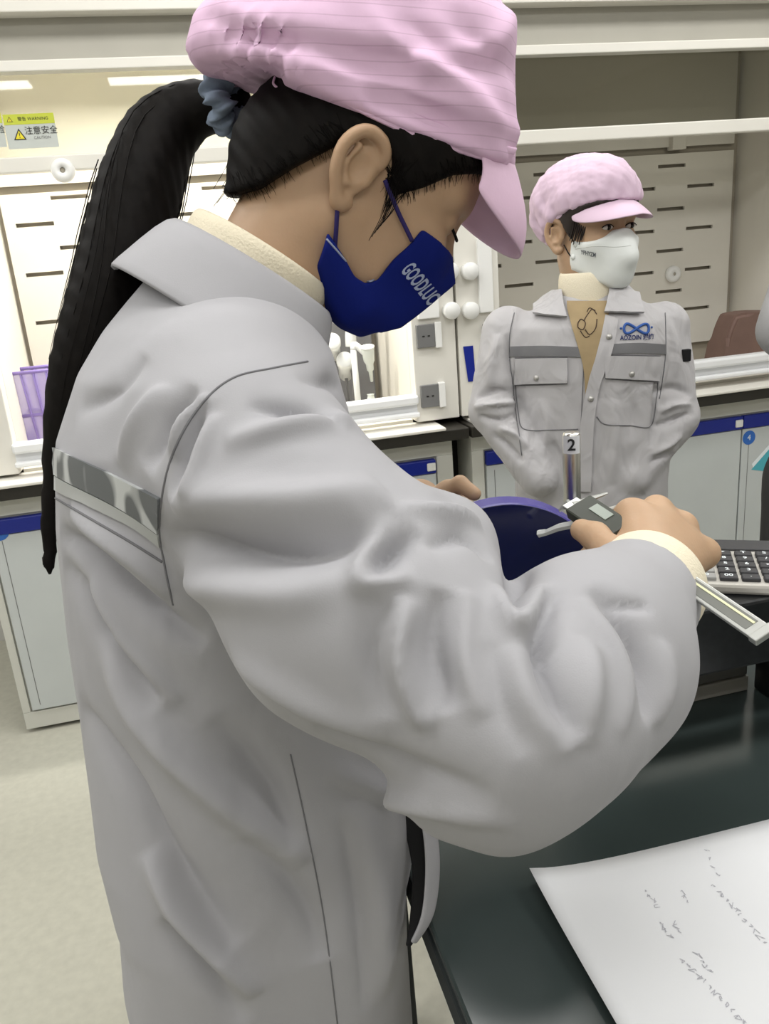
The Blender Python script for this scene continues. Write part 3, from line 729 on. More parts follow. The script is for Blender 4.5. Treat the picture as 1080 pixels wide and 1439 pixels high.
# ================================================================== the person at the table with the calliper
HW = hframe((.184, .842, 1.491), -6, 38)
SH = P(345, 640, .66); MD = P(500, 850, .60); EL = P(722, 1004, .55); W1 = P(826, 915, .62); WR = P(902, 832, .70)
SHL = A([.085, .975, 1.285]); ELL = A([.215, 1.00, 1.085]); WRL = A([.245, .90, 1.135])
TORSO = [(.52, -.008, .79, .150, .185), (.72, -.007, .79, .152, .188), (.80, .000, .79, .150, .188), (.88, .010, .795, .170, .184), (1.09, .008, .80, .158, .175), (1.20, .006, .80, .146, .172),
         (1.28, .010, .80, .135, .170), (1.335, .018, .81, .116, .160), (1.37, .022, .82, .092, .120), (1.40, .028, .83, .066, .075), (1.43, .036, .838, .042, .05)]
BULGE = P(630, 762, .63)
def jacketA(p):
    t = estack(p, TORSO, e=2.2); wl = np.clip((1.02-p[:, 2])/.2, 0, 1); t = t*(1-wl)+estack(p, TORSO, e=3.4)*wl
    t = smin(t, rcone(p, (.035, .70, 1.325), (.06, .95, 1.325), .055, .055), .06)
    a = chain(p, [SH, MD, EL], [.086, .084, .070], .05)
    f = chain(p, [EL, W1, WR], [.070, .062, .0515], .05)
    a = smin(a, f, .022)
    a = smin(a, rcone(p, BULGE, P(590, 800, .61), .036, .05), .03)
    a = smin(a, rcone(p, P(640, 1100, .575), P(700, 1105, .56), .038, .040), .04)
    a = smin(a, rcone(p, P(800, 1020, .575), P(870, 960, .62), .044, .040), .04)
    l = smin(chain(p, [SHL, ELL], [.08, .075], .03), chain(p, [ELL, WRL], [.07, .05], .03), .03)
    d = smin(t, a, .022); d = smin(d, l, .03)
    # open the cuff end
    wd = nrm(WR-W1); d = smax(d, (p-WR)@wd+.002, .004)
    return d
def FP(fn, px): L = smooth_line(A(px, dtype=float), 6); p, n, ok = hits(L, fn); return p[ok] if ok.sum() > 2 else None
FOLDS = [  # pixel polyline, width m, height m (ridge + / valley -)
    # under the shoulder
    ([(236, 700), (400, 712), (540, 688)], 0.0164, 0.0175), ([(236, 760), (365, 772), (480, 762), (560, 722)], 0.0139, -0.0298), ([(262, 815), (400, 832), (500, 800)], 0.0148, 0.0140),
    # inside of the elbow
    ([(551, 722), (510, 780), (512, 822), (580, 808)], 0.0066, 0.0140), ([(585, 742), (550, 775), (522, 806)], 0.0074, -0.0210), ([(560, 714), (620, 722), (672, 735)], 0.0066, 0.0105), ([(600, 770), (650, 752), (690, 790)], 0.0066, -0.0105),
    ([(572, 840), (560, 917), (578, 985), (605, 1025)], 0.0074, 0.0175), ([(625, 830), (609, 917), (625, 1000)], 0.0107, -0.0158), ([(535, 840), (524, 935), (545, 1010)], 0.0115, -0.0105), ([(655, 830), (650, 920), (680, 1010)], 0.0082, 0.0088),
    ([(699, 822), (706, 858), (728, 880), (750, 858), (763, 822)], 0.0057, 0.0140), ([(728, 808), (728, 852)], 0.0074, -0.0245),
    ([(776, 826), (763, 895), (777, 970), (812, 1042)], 0.0074, -0.0252), ([(828, 900), (828, 985), (815, 1050)], 0.0094, 0.0088), ([(724, 905), (750, 990), (805, 1060)], 0.0094, 0.0070), ([(690, 900), (700, 980), (740, 1060)], 0.0074, -0.0056),
    ([(832, 825), (883, 880), (907, 935), (910, 1015)], 0.0067, -0.0196), ([(812, 840), (858, 900), (880, 970), (872, 1035)], 0.0076, 0.0062), ([(931, 900), (936, 960), (920, 1020)], 0.0094, 0.0070), ([(850, 835), (880, 848), (915, 852)], 0.0037, -0.0084),
    # underside of the sleeve
    ([(460, 1080), (586, 1129), (728, 1158)], 0.0090, 0.0140), ([(440, 1020), (586, 1085), (693, 1122)], 0.0107, -0.0105), ([(330, 930), (430, 990), (540, 1040)], 0.0115, 0.0088),
    # shoulder cap
    ([(285, 560), (262, 640), (244, 700)], 0.0066, -0.0140), ([(348, 570), (436, 579), (480, 602)], 0.0066, -0.0140), ([(315, 622), (410, 600), (490, 588)], 0.0082, 0.0105), ([(420, 535), (470, 540), (510, 575)], 0.0066, -0.0088), ([(300, 580), (280, 640), (270, 700)], 0.0066, 0.0105),
    # back below the tape, then the long drapes
    ([(84, 750), (153, 812), (233, 873), (290, 900)], 0.0098, -0.0280), ([(100, 718), (185, 782), (237, 838)], 0.0098, 0.0140), ([(88, 793), (144, 882), (224, 988)], 0.0123, -0.0175), ([(120, 820), (175, 900), (250, 990)], 0.0098, 0.0123),
    ([(150, 890), (189, 988), (286, 1094), (430, 1215)], 0.0148, 0.0227), ([(105, 980), (175, 1094), (233, 1200), (330, 1330)], 0.0139, -0.0210), ([(205, 1200), (259, 1290), (360, 1400)], 0.0107, 0.0210), ([(340, 1170), (427, 1271), (450, 1350)], 0.0115, -0.0140),
    ([(300, 1010), (380, 1110), (410, 1190)], 0.0115, -0.0140), ([(230, 1290), (300, 1380), (340, 1439)], 0.0098, -0.0140), ([(500, 1120), (530, 1250), (540, 1400)], 0.0164, 0.0105), ([(480, 1150), (505, 1280), (512, 1420)], 0.0082, -0.0105),
    # upper back
    ([(205, 660), (228, 590), (275, 545)], 0.0090, -0.0192), ([(170, 655), (197, 590), (230, 540)], 0.0098, 0.0105), ([(109, 575), (160, 545), (205, 500)], 0.0107, -0.0105), ([(240, 640), (258, 590), (290, 555)], 0.0057, 0.0105),
]
def build_front():
    # ---- skin body: head, neck, ears, arms, hands, trunk and legs
    NB = A([.070, .835, 1.375])
    def head_fn(p):
        q = to_loc(p, HW); d = face_sdf(q)
        n0 = to_w((-.022, 0, -.03), HW)
        d = smin(d, chain(p, [n0, NB, (.03, .82, 1.28)], [.060, .060, .075], .02), .03)
        return d
    O = HW[0]
    parts = [mesh_sdf(head_fn, (O[0]-.22, O[1]-.14, 1.22), (O[0]+.18, O[1]+.14, O[2]+.2), .0035)]
    for sd in (1, -1):
        c = to_w((-.004, .075*sd, -.002), HW)
        parts.append(mesh_sdf(lambda p: ear_sdf(to_loc(p, HW), sd), c-.06, c+.06, .0014))
    parts.append(mesh_sdf(lambda p: smin(jacketA(p)+.045, smin(chain(p, [(.02, .75, .78), (.02, .72, .45), (.0, .71, .06)], [.06, .055, .035], .03), chain(p, [(.02, .86, .78), (.02, .88, .45), (.0, .89, .06)], [.06, .055, .035], .03), .02), .03), (-.25, .3, .0), (.5, 1.15, 1.4), .014))
    # right hand: palm down, seen from the wrist, closing on the calliper
    K = [P(886, 722, .765), P(922, 717, .785), P(958, 740, .785), P(990, 777, .77)]
    wrist = P(908, 822, .695); wb = P(900, 850, .66)
    fo = FW*1.0
    def handR(p):
        d = rcone(p, wb, wrist, .026, .027)
        for k, r in zip(K, (.0138, .0138, .0134, .0128)): d = smin(d, rcone(p, wrist+(k-wrist)*.15, k, .021, r-.001), .02)
        for i, (k, sp) in enumerate(zip(K, (-.012, -.004, .004, .008))):
            L_ = (.040, .044, .041, .034)[i]; q1 = k+nrm(FW*.62+DN*.55+RT*(sp*20-.25))*L_; q2 = q1+nrm(-FW*.15+DN*.75-RT*.55)*L_*.62; q3 = q2+nrm(-FW*.62+DN*.15-RT*.6)*L_*.5
            d = smin(d, finger(p, [k, q1, q2, q3], .0104, .008), .014)
        tb = P(878, 806, .695); t1 = P(856, 775, .715); t2 = P(836, 754, .735); t3 = P(817, 745, .75)
        d = smin(d, chain(p, [tb, t1, t2, t3], [.017, .0135, .0125, .0105], .006), .012)
        for a, b in zip(K[:-1], K[1:]): d = smin(d, rcone(p, (a+b)/2+(wrist-(a+b)/2)*.2, (a+b)/2+(wrist-(a+b)/2)*.6, .0125, .015), .018)
        return d
    hc = (K[1]+wrist)/2; parts.append(mesh_sdf(handR, hc-.14, hc+.14, .0022))
    # left hand holding the far edge of the disc
    lw = P(560, 745, .95); lk = [P(628, 690, .945), P(622, 712, .955), P(620, 735, .96), P(620, 757, .96)]
    def handL(p):
        d = rcone(p, WRL, lw, .026, .026)
        for i, k in enumerate(lk):
            d = smin(d, rcone(p, lw, k, .02, .0125), .012)
            tip = [P(666, 694, .915), P(672, 722, .945), P(672, 745, .95), P(670, 768, .95)][i]; mid = (k+tip)/2+A([0, .0, .010])
            d = smin(d, finger(p, [k, mid, tip], .0108, .0080), .006)
        d = smin(d, chain(p, [lw, P(600, 790, .92), P(655, 800, .885), P(690, 800, .875)], [.02, .014, .0115, .0095], .006), .012)
        return d
    parts.append(mesh_sdf(handL, lw-.16, lw+.16, .0026))
    V, Q = joinm(parts)
    body = mkq('person', V, Q, SKIN)
    tag(body, 'person in grey work jacket, pink cap and navy mask measuring a blue disc', 'person')
    # ---- jacket
    V, Q = mesh_sdf(jacketA, (-.24, .28, .50), (.48, 1.15, 1.50), .004)
    V = relax(V, Q, 2, .5)
    folds = []
    for px, wd, ht in FOLDS:
        L = FP(jacketA, px)
        if L is not None: folds.append((L, wd, ht))
    N = vnormals(V, Q); V = apply_folds(V, N, folds); V = V+vnormals(V, Q)*(.0006*vnoise(V, 24, 1)+.0003*vnoise(V, 60, 2))[:, None]
    V = relax(V, Q, 1, .3)
    jk = mkq('jacket', V, Q, JACK, body); jk['label'] = 'grey work jacket with reflective band on the back'
    fn = bvh_of(V, Q)
    # seams
    px_seam('armhole_seam', fn, [(432, 508), (385, 517), (330, 530), (290, 560), (255, 610), (233, 670), (224, 740), (232, 800), (243, 850)], JSEAM, jk, .0010)
    px_seam('side_seam', fn, [(408, 1060), (430, 1160), (455, 1290), (474, 1439)], JSEAM, jk, .0008)
    px_seam('back_seam', fn, [(78, 700), (120, 725), (180, 760), (228, 790)], JSEAM, jk, .0011)
    # reflective tape
    tp = bpy.data.materials.new('reflective_tape'); tp.use_nodes = True; N_ = tp.node_tree.nodes; L_ = tp.node_tree.links; b = N_['Principled BSDF']
    tc = N_.new('ShaderNodeTexCoord'); mp = N_.new('ShaderNodeMapping'); mp.inputs['Scale'].default_value = (30, 45, 14); mp.inputs['Rotation'].default_value = (.5, .2, .7)
    vo = N_.new('ShaderNodeTexNoise'); vo.inputs['Scale'].default_value = 1.6; vo.inputs['Detail'].default_value = 0
    rp = N_.new('ShaderNodeValToRGB'); rp.color_ramp.interpolation = 'LINEAR'; e0 = rp.color_ramp.elements; e0[0].position = .44; e0[0].color = (.16, .17, .175, 1); e0[1].position = .56; e0[1].color = (.62, .64, .64, 1)
    L_.new(tc.outputs['Object'], mp.inputs[0]); L_.new(mp.outputs[0], vo.inputs['Vector']); L_.new(vo.outputs['Fac'], rp.inputs[0]); L_.new(rp.outputs[0], b.inputs['Base Color']); b.inputs['Roughness'].default_value = .35; b.inputs['Metallic'].default_value = .3
    MATS['tape'] = tp
    px_sheet('reflective_band', fn, strip_grid([(76, 628), (100, 640), (150, 662), (195, 684), (226, 700)], [(72, 662), (98, 677), (145, 700), (190, 725), (224, 748)], 30, 6), tp, jk, .003, .004)
    tape2 = mat('grey_tape', (.42, .43, .42), .6)
    px_sheet('tape_border', fn, strip_grid([(72, 664), (98, 679), (145, 702), (190, 727), (224, 750)], [(72, 684), (98, 698), (145, 720), (190, 742), (226, 768)], 30, 4), tape2, jk, .0025, .004)
    # front placket standing off the belly with the dark inside behind it
    up = [P(560, 1120, .70), P(585, 1160, .69), P(598, 1230, .68), P(592, 1290, .68), P(576, 1325, .68)]
    def strip(name, L0, L1, m, parent, t=.003):
        a = smooth_line(L0, 6); b = smooth_line(L1, 6); return collar_sheet(name, [a, (a+b)/2, b], m, parent, t)
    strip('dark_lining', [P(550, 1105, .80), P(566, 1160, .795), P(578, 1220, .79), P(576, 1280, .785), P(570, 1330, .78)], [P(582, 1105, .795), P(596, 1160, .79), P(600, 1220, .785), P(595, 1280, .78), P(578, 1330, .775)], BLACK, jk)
    strip('placket_edge', [P(578, 1100, .785), P(592, 1160, .78), P(597, 1220, .775), P(592, 1285, .77), P(577, 1325, .77)], [P(600, 1100, .80), P(614, 1165, .795), P(618, 1225, .79), P(609, 1285, .785), P(584, 1325, .78)], JACK, jk, .004)
    # collar: stands round the neck and folds over, open at the front
    ax = nrm(A([.60, .03, .80])); fx = nrm(A([1, 0, 0])-ax*ax[0]); fy = np.cross(ax, fx)
    cn = A([.062, .835, 1.390])
    def ring(rx, ry, h, th, dx=0):
        return A([cn+ax*h+fx*((rx*math.cos(t))+dx)+fy*ry*math.sin(t) for t in th])
    th = np.linspace(math.radians(28), math.radians(332), 46)
    wob = lambda R_, amp, ph: R_+np.stack([amp*np.sin(np.linspace(0, 9, len(R_))+ph)]*3, 1)*.5
    collar_sheet('collar', [ring(.078, .078, -.02, th), ring(.081, .080, .022, th), ring(.087, .086, .030, th), wob(ring(.096, .097, .016, th), .003, 0), wob(ring(.108, .113, -.020, th), .004, 1), wob(ring(.116, .124, -.042, th), .005, 2)], JACK, jk, .005)
    # cream roll-neck inside the collar
    th2 = np.linspace(0, 2*math.pi, 40)
    collar_sheet('roll_neck', [ring(.072, .070, -.03, th2), ring(.074, .072, .03, th2), ring(.075, .073, .046, th2), ring(.071, .069, .048, th2), ring(.069, .066, .03, th2)], CREAMK, body, .004)
    # knitted cuff at the wrist
    wd = nrm(WR-W1); hx = nrm(np.cross(wd, A([0, 0, 1.0]))); hy = np.cross(wd, hx)
    cr = lambda r, h: A([WR+wd*h+r*(hx*math.cos(t)+hy*math.sin(t)) for t in th2])
    collar_sheet('knit_cuff', [cr(.047, -.03), cr(.0488, .0), cr(.0485, .012), cr(.047, .024), cr(.044, .026), cr(.041, .016), cr(.034, .0)], CREAMK, body, .004)
    # ---- trousers, shoes
    tr = lambda p: smin(chain(p, [(.02, .73, .82), (.02, .71, .45), (.0, .70, .07)], [.09, .085, .075], .05), chain(p, [(.02, .87, .82), (.02, .89, .45), (.0, .90, .07)], [.09, .085, .075], .05), .03)
    V, Q = mesh_sdf(tr, (-.2, .5, 0), (.22, 1.1, 1.05), .012); V = V+vnormals(V, Q)*(.004*vnoise(V, 25, 5))[:, None]; mkq('trousers', V, Q, TROUS, body)
    for yy in (.70, .90): shoe(body, .02, yy, 0, SHOE)
    # ---- hair under the cap
    CAPO = [(-.100, .030), (-.135, .012), (-.168, -.002), (-.186, .004), (-.194, .030), (-.188, .065), (-.158, .130), (-.105, .190), (-.04, .222), (.018, .214), (.060, .189), (.094, .145), (.122, .103), (.132, .092), (.10, .076), (.063, .060), (.012, .044), (-.042, .033), (-.092, .022)]
    HP = [(-.100, -.088), (-.086, -.080), (-.066, -.062), (-.050, -.030), (-.034, -.004), (-.022, .018), (.004, .032), (.018, .024), (.026, .010), (.034, -.008), (.040, .002), (.056, .020), (.072, .044), (.096, .064), (.112, .070), (.13, .11), (0, .2), (-.16, .12), (-.15, -.03), (-.115, -.09)]
    def hair_fn(p):
        q = to_loc(p, HW); base = smin(smin(cranium(q), ell(q, (-.058, 0, -.012), (.050, .055, .052)), .03), chain(p, [to_w((-.03, 0, -.02), HW), NB], [.062, .058], .02), .03)
        g = .009+.0006*np.sin(q[:, 2]*420+q[:, 0]*160)
        return smax(smax(base-g, poly2(q[:, 0], q[:, 2], HP), .006), -(poly2(q[:, 0], q[:, 2], CAPO)+.012), .006)
    V, Q = mesh_sdf(hair_fn, O-A([.22, .14, .18]), O+A([.2, .14, .2]), .0035); hr = mkq('hair', V, Q, HAIR, body)
    # fine hairs along the hairline, combed back over the skin
    VV, FF = [], []; r = np.random.default_rng(11)
    lines = [(smooth_line([(-.088, -.082), (-.066, -.062), (-.050, -.030), (-.034, -.004), (-.024, .014)], 8), A([-.75, .35]), 110, .020), (smooth_line([(.026, .012), (.040, .002), (.056, .020), (.072, .044), (.094, .062)], 8), A([-.75, .65]), 110, .016), (smooth_line([(.024, .012), (.036, -.006), (.040, -.016)], 8), A([-.15, .95]), 40, .026)]
    P2 = []
    for L, dr, cnt, ln in lines:
        for _ in range(cnt):
            a_ = L[int(r.integers(0, len(L)))]+r.normal(0, .0016, 2)-dr*r.uniform(.002, ln*.55); dv = nrm(dr+r.normal(0, .16, 2))
            lk = ln*r.uniform(.5, 1.25); P2 += [a_+dv*lk*t+A([0, .0012])*math.sin(3*t) for t in np.linspace(0, 1, 5)]
    P2 = A(P2); s_ = np.full(len(P2), .11)
    for _k in range(24):
        w_ = to_w(np.stack([P2[:, 0], s_, P2[:, 1]], 1), HW); s_ = s_-np.clip(np.minimum(head_fn(w_), hair_fn(w_)), -.01, .02)*.8
    w_ = to_w(np.stack([P2[:, 0], s_+.0006, P2[:, 1]], 1), HW).reshape(-1, 5, 3)
    for W_ in w_:
        v, f = tubes(W_, np.linspace(.00012, .00045, 5), 3, False); FF += [tuple(i_+len(VV) for i_ in ff) for ff in f]; VV += v
    mk('hairline_strands', VV, FF, HAIR, body)['kind'] = 'stuff'
    # ---- ponytail
    PT = [(333, 140, .83), (300, 150, .84), (262, 158, .85), (222, 195, .85), (196, 270, .84), (172, 360, .83), (143, 440, .82), (113, 520, .82), (92, 600, .825), (80, 670, .83), (70, 740, .83), (70, 805, .83)]
    PR = [18, 26, 34, 46, 54, 53, 45, 36, 24, 14, 8, 3]
    pts = A([P(*q) for q in PT]); Ls = smooth_line(pts, 5); rs = np.interp(np.linspace(0, 1, len(Ls)), np.linspace(0, 1, len(PR)), PR)/FPX*.84
    def pony(p):
        d = chain(p, Ls, rs, .01); return d+.0009*np.sin((p@RT)*900+vnoise(p, 8, 4)*5)
    lo, hi = Ls.min(0)-.06, Ls.max(0)+.06
    V, Q = mesh_sdf(pony, lo, hi, .005); pt = mkq('ponytail', V, Q, HAIR, body)
    # loose strands on the ponytail
    VV, FF = [], []
    r = np.random.default_rng(5)
    tg = np.gradient(Ls, axis=0)
    for i in range(150):
        a0 = r.uniform(0, 2*math.pi); k = r.uniform(.85, 1.05) if i > 25 else r.uniform(1.04, 1.2); s0 = int(r.integers(6, 24)); s1 = int(r.integers(max(s0+8, 28), len(Ls))); Lk = []
        drift = r.normal(0, .25)
        for j in range(s0, s1, 2):
            t = nrm(tg[j]); x = nrm(np.cross(t, A([0, 1.0, .1]))); y = np.cross(t, x); an = a0+drift*(j-s0)/10
            Lk.append(Ls[j]+rs[j]*k*(x*math.cos(an)+y*math.sin(an)))
        if len(Lk) < 3: continue
        v, f = tubes(Lk, np.linspace(.0007, .0003, len(Lk)), 4, False); FF += [tuple(q_+len(VV) for q_ in ff) for ff in f]; VV += v
    for (x0, y0, x1, y1) in [(330, 190, 300, 265), (338, 200, 312, 262), (326, 185, 318, 240), (340, 215, 300, 290), (333, 230, 305, 285), (342, 240, 318, 280)]+[(548+2*i, 252+4*i, 518+4*i, 338-5*i) for i in range(6)]:
        a_ = P(x0, y0, .80 if x0 < 400 else .735); b_ = P(x1, y1, .80 if x0 < 400 else .738); m_ = (a_+b_)/2+RT*.004
        v, f = tubes(smooth_line([a_, m_, b_], 4), .00032, 4, False); FF += [tuple(q_+len(VV) for q_ in ff) for ff in f]; VV += v
    mk('loose_strands', VV, FF, HAIR, body)['kind'] = 'stuff'
    # ---- scrunchie
    sc = P(317, 143, .815); sd = nrm(P(290, 148, .84)-P(338, 138, .83)); hx = nrm(np.cross(sd, FW)); hy = np.cross(sd, hx)
    def scr(p):
        q = p-sc; h = q@sd; a_ = q@hx; b_ = q@hy; an = np.arctan2(b_, a_); rr = np.hypot(a_, b_)
        return np.hypot(rr-.019-.002*np.sin(an*7), h-.004*np.sin(an*5))-.0125-.0028*np.sin(an*11+h*150)-.0015*np.sin(an*23)
    V, Q = mesh_sdf(scr, sc-.06, sc+.06, .002); mkq('scrunchie', V, Q, mat('slate_blue_cloth', (.20, .25, .33), .9, noise=.1, bump=.3, bscale=200), body)
    # ---- cap
    EXT = [(-.12, -.03), (-.168, -.008), (-.186, .0), (-.194, .030), (-.188, .065), (-.158, .130), (-.105, .190), (-.04, .222), (.018, .214), (.060, .189), (.094, .145), (.122, .103), (.134, .085), (.12, -.02), (.0, -.06)]
    CF_ = [([(-.15, .02), (-.06, .07), (.03, .12), (.07, .15)], .012, -.006), ([(-.02, .05), (.04, .075), (.09, .10)], .008, -.004), ([(.0, .10), (.04, .15), (.045, .19)], .010, .005), ([(-.09, .04), (-.03, .062), (.06, .09), (.1, .11)], .010, .006), ([(-.15, .06), (-.08, .11), (0, .15)], .014, -.004), ([(-.17, .03), (-.13, .035), (-.10, .05)], .008, -.006), ([(-.03, .15), (.02, .19), (.03, .2)], .010, -.004)]
    def cap_fn(p):
        q = to_loc(p, HW); r_ = np.clip(-poly2(q[:, 0], q[:, 2], EXT), -.05, .085)/.085
        w_ = .093*np.sqrt(np.clip(1-(1-np.clip(r_, 0, 1))**2, 0, 1)); w_ = np.where(q[:, 0] > .02, w_*1.0, w_)
        d = (np.abs(q[:, 1])-w_)*.6; d = np.where(r_ < 0, np.maximum(d, -r_*.085), d)
        d = smax(d, poly2(q[:, 0], q[:, 2], CAPO), .006)
        gath = np.clip(1-np.hypot(q[:, 0]+.125, q[:, 2]-.025)/.06, 0, 1)
        return d+.004*gath*np.sin(q[:, 0]*380+q[:, 1]*180)
    V, Q = mesh_sdf(cap_fn, O-A([.26, .16, .14]), O+A([.26, .16, .30]), .0045, margin=2.5)
    V = relax(V, Q, 4, .5); N = vnormals(V, Q); q = to_loc(V, HW); off = .0012*vnoise(V, 40, 8)+.0004*vnoise(V, 110, 9)
    for L, wd_, ht in CF_:
        L2 = smooth_line(L, 5); d = polydist(np.stack([q[:, 0], q[:, 2], 0*q[:, 0]], 1), np.concatenate([L2, np.zeros((len(L2), 1))], 1)); off += ht*np.exp(-(d/wd_)**2)*(np.abs(q[:, 1]) > .02)
    V = V+N*off[:, None]
    cfl = []
    for px, wd_, ht in [([(405, 82), (480, 98), (560, 128), (640, 178), (700, 215)], .011, -.010), ([(400, 50), (500, 55), (600, 85), (680, 150), (712, 195)], .011, .008), ([(520, 5), (545, 50), (600, 95), (650, 130)], .007, .006), ([(630, 30), (665, 50), (695, 75)], .008, -.006), ([(590, 122), (620, 118), (650, 128)], .005, -.005), ([(300, 40), (350, 50), (400, 52)], .008, -.004), ([(290, 65), (340, 72), (400, 68)], .007, .005), ([(560, 20), (600, 50), (640, 100)], .008, -.005)]:
        L = FP(cap_fn, px)
        if L is not None: cfl.append((L, wd_, ht))
    V = apply_folds(V, vnormals(V, Q), cfl); V = relax(V, Q, 1, .4)
    PINK = stripe_mat('pink_cap_cloth', (.74, .51, .69), (.63, .42, .58), HW[1][2]*.85-HW[1][0]*.53, 95, .10)
    cp = mkq('cap', V, Q, PINK, body); cp['label'] = 'pink cloth work cap'
    # band along the lower edge (near and far side) and visor
    for sd in (1, -1):
        rows = []
        for dz in (.0, .010, .020):
            L = A([(-.095, .034), (-.042, .037), (.012, .047), (.063, .063), (.10, .079), (.112, .086)]); L = smooth_line(L, 6)
            pts_ = []
            for (f_, u_) in L:
                s_ = .080*math.sqrt(max(0.0, 1-max(0, (f_-.0)/.131)**2.6))+.002
                pts_.append(to_w((f_, sd*(s_+.004), u_+dz-.004), HW))
            rows.append(pts_)
        collar_sheet('cap_band', [A(r_) for r_ in rows], PINK, cp, .003)
    VIS = mat('pink_visor_cloth', (.75, .53, .69), .8, bump=.15, bscale=150)
    rr_ = [[], [], [], [], []]
    for ph in np.linspace(-math.radians(60), math.radians(60), 33):
        a_ = A([.022+.106*math.cos(ph), .080*math.sin(ph), .068+.027*math.cos(ph)]); ln = .086*max(.05, math.cos(ph*1.25))**.5
        dr = nrm(A([.62*math.cos(ph*.8), .28*math.sin(ph), -.74]))
        for i, t in enumerate((-.06, .25, .5, .75, 1.0)): rr_[i].append(to_w(a_+dr*ln*t+A([.012*math.sin(math.pi*max(t, 0))*math.cos(ph), 0, 0]), HW))
    collar_sheet('visor', [A(x) for x in rr_], VIS, cp, .003)
    lp = smooth_line([P(386, 108, .735), P(384, 118, .73), P(395, 125, .73), P(406, 118, .73), (P(408, 100, .735))], 5); tube('elastic_loop', lp, .0011, VIS, cp, 6)
    # ---- mask
    MK = [(.004, -.062), (.010, -.085), (.014, -.104), (.032, -.121), (.056, -.130), (.086, -.124), (.116, -.094), (.142, -.026), (.122, -.008), (.076, -.010), (.070, -.045), (.066, -.070), (.058, -.079), (.046, -.080), (.024, -.070)]
    def mask_fn(p):
        q = to_loc(p, HW); d = face_sdf(q, False); qs = q.copy(); qs[:, 1] = np.abs(q[:, 1])
        d = smin(d, ell(q, (.088, 0, -.055), (.046, .036, .055)), .03); d = smin(d, rcone(q, (.112, 0, -.015), (.130, 0, -.03), .008, .008), .02)
        d = smin(d, rcone(qs, (.01, .058, -.07), (.06, .035, -.10), .014, .02), .02)
        return smax(d-.0045, poly2(q[:, 0], q[:, 2], MK), .002)
    V, Q = mesh_sdf(mask_fn, O-A([.06, .14, .22]), O+A([.2, .14, .12]), .0022)
    N = vnormals(V, Q); q = to_loc(V, HW); V = V+N*(.0012*vnoise(V, 60, 3)*(q[:, 0] < .1))[:, None]
    NAVY = mat('navy_mask_cloth', (.006, .014, .15), .85, noise=.06, nscale=20, bump=.1, bscale=300, spec=.15)
    mk_o = mkq('face_mask', V, Q, NAVY, body); mk_o['label'] = 'navy blue cloth mask with white lettering'
    # piping along the notch
    pipe = [to_w((f_, s_, u_), HW) for f_, s_, u_ in [(.005, .074, -.062), (.024, .071, -.070), (.046, .066, -.080), (.058, .063, -.079), (.066, .060, -.070), (.071, .057, -.045), (.078, .054, -.012)]]
    mfn2 = lambda p: face_sdf(to_loc(p, HW), False)-.0045
    Lp = smooth_line([(459, 336), (478, 358), (497, 383), (508, 394), (520, 396), (531, 388), (541, 365), (553, 352), (581, 330)], 6); pp, nn, ok = hits(Lp, mask_fn)
    tube('mask_edge', pp[ok]+nn[ok]*.0004, .0009, mat('edge_stitch', (.30, .33, .45), .8), mk_o, 6)
    LOOP = mat('navy_elastic', (.02, .012, .10), .8)
    hd = lambda p: np.minimum(face_sdf(to_loc(p, HW)), ear_sdf(to_loc(p, HW), 1))
    hd = head_fn
    for L in ([(474, 280), (472, 310), (470, 345)], [(541, 252), (552, 280), (562, 305), (578, 338)]):
        Lp = smooth_line(L, 6); pp, nn, ok = hits(Lp, hd); tube('ear_loop', pp+nn*.004, .0021, LOOP, mk_o, 8)
    # lettering follows the mask
    V, F = text_geo('GOODLUCK', 1.0, .03); cen = A([592, 402.]); ux = nrm((.62, .79)); uy = nrm((.80, -.60)); ln = V[:, 0].max()-V[:, 0].min()
    px = cen+V[:, :1]*ux*(72/ln)+V[:, 1:2]*uy*31
    pp, nn, ok = hits(px, mask_fn)
    okf = [f for f in F if all(ok[i] for i in f)]
    PB = mat('pale_blue_print', (.40, .46, .62), .7); left = list(okf)
    while left:                                        # each letter is a part of its own
        isl = [left.pop()]; vs = set(isl[0]); grow = True
        while grow:
            hit = [f for f in left if vs & set(f)]; grow = bool(hit)
            for f in hit: vs |= set(f); isl.append(f); left.remove(f)
        ids = sorted(vs); mp_ = {v: i_ for i_, v in enumerate(ids)}
        mk('letter', (pp+nn*.0007)[ids], [tuple(mp_[v] for v in f) for f in isl], PB, mk_o, False)
    # near eye: lashes
    lash = [to_w(q_, HW) for q_ in [(.104, .040, .010), (.112, .032, .007), (.116, .024, .006)]]; tube('eyelash', smooth_line(lash, 4), .0016, HAIR, body, 6)
    # nails of the right thumb and a left finger
    return body
FRONT = build_front()
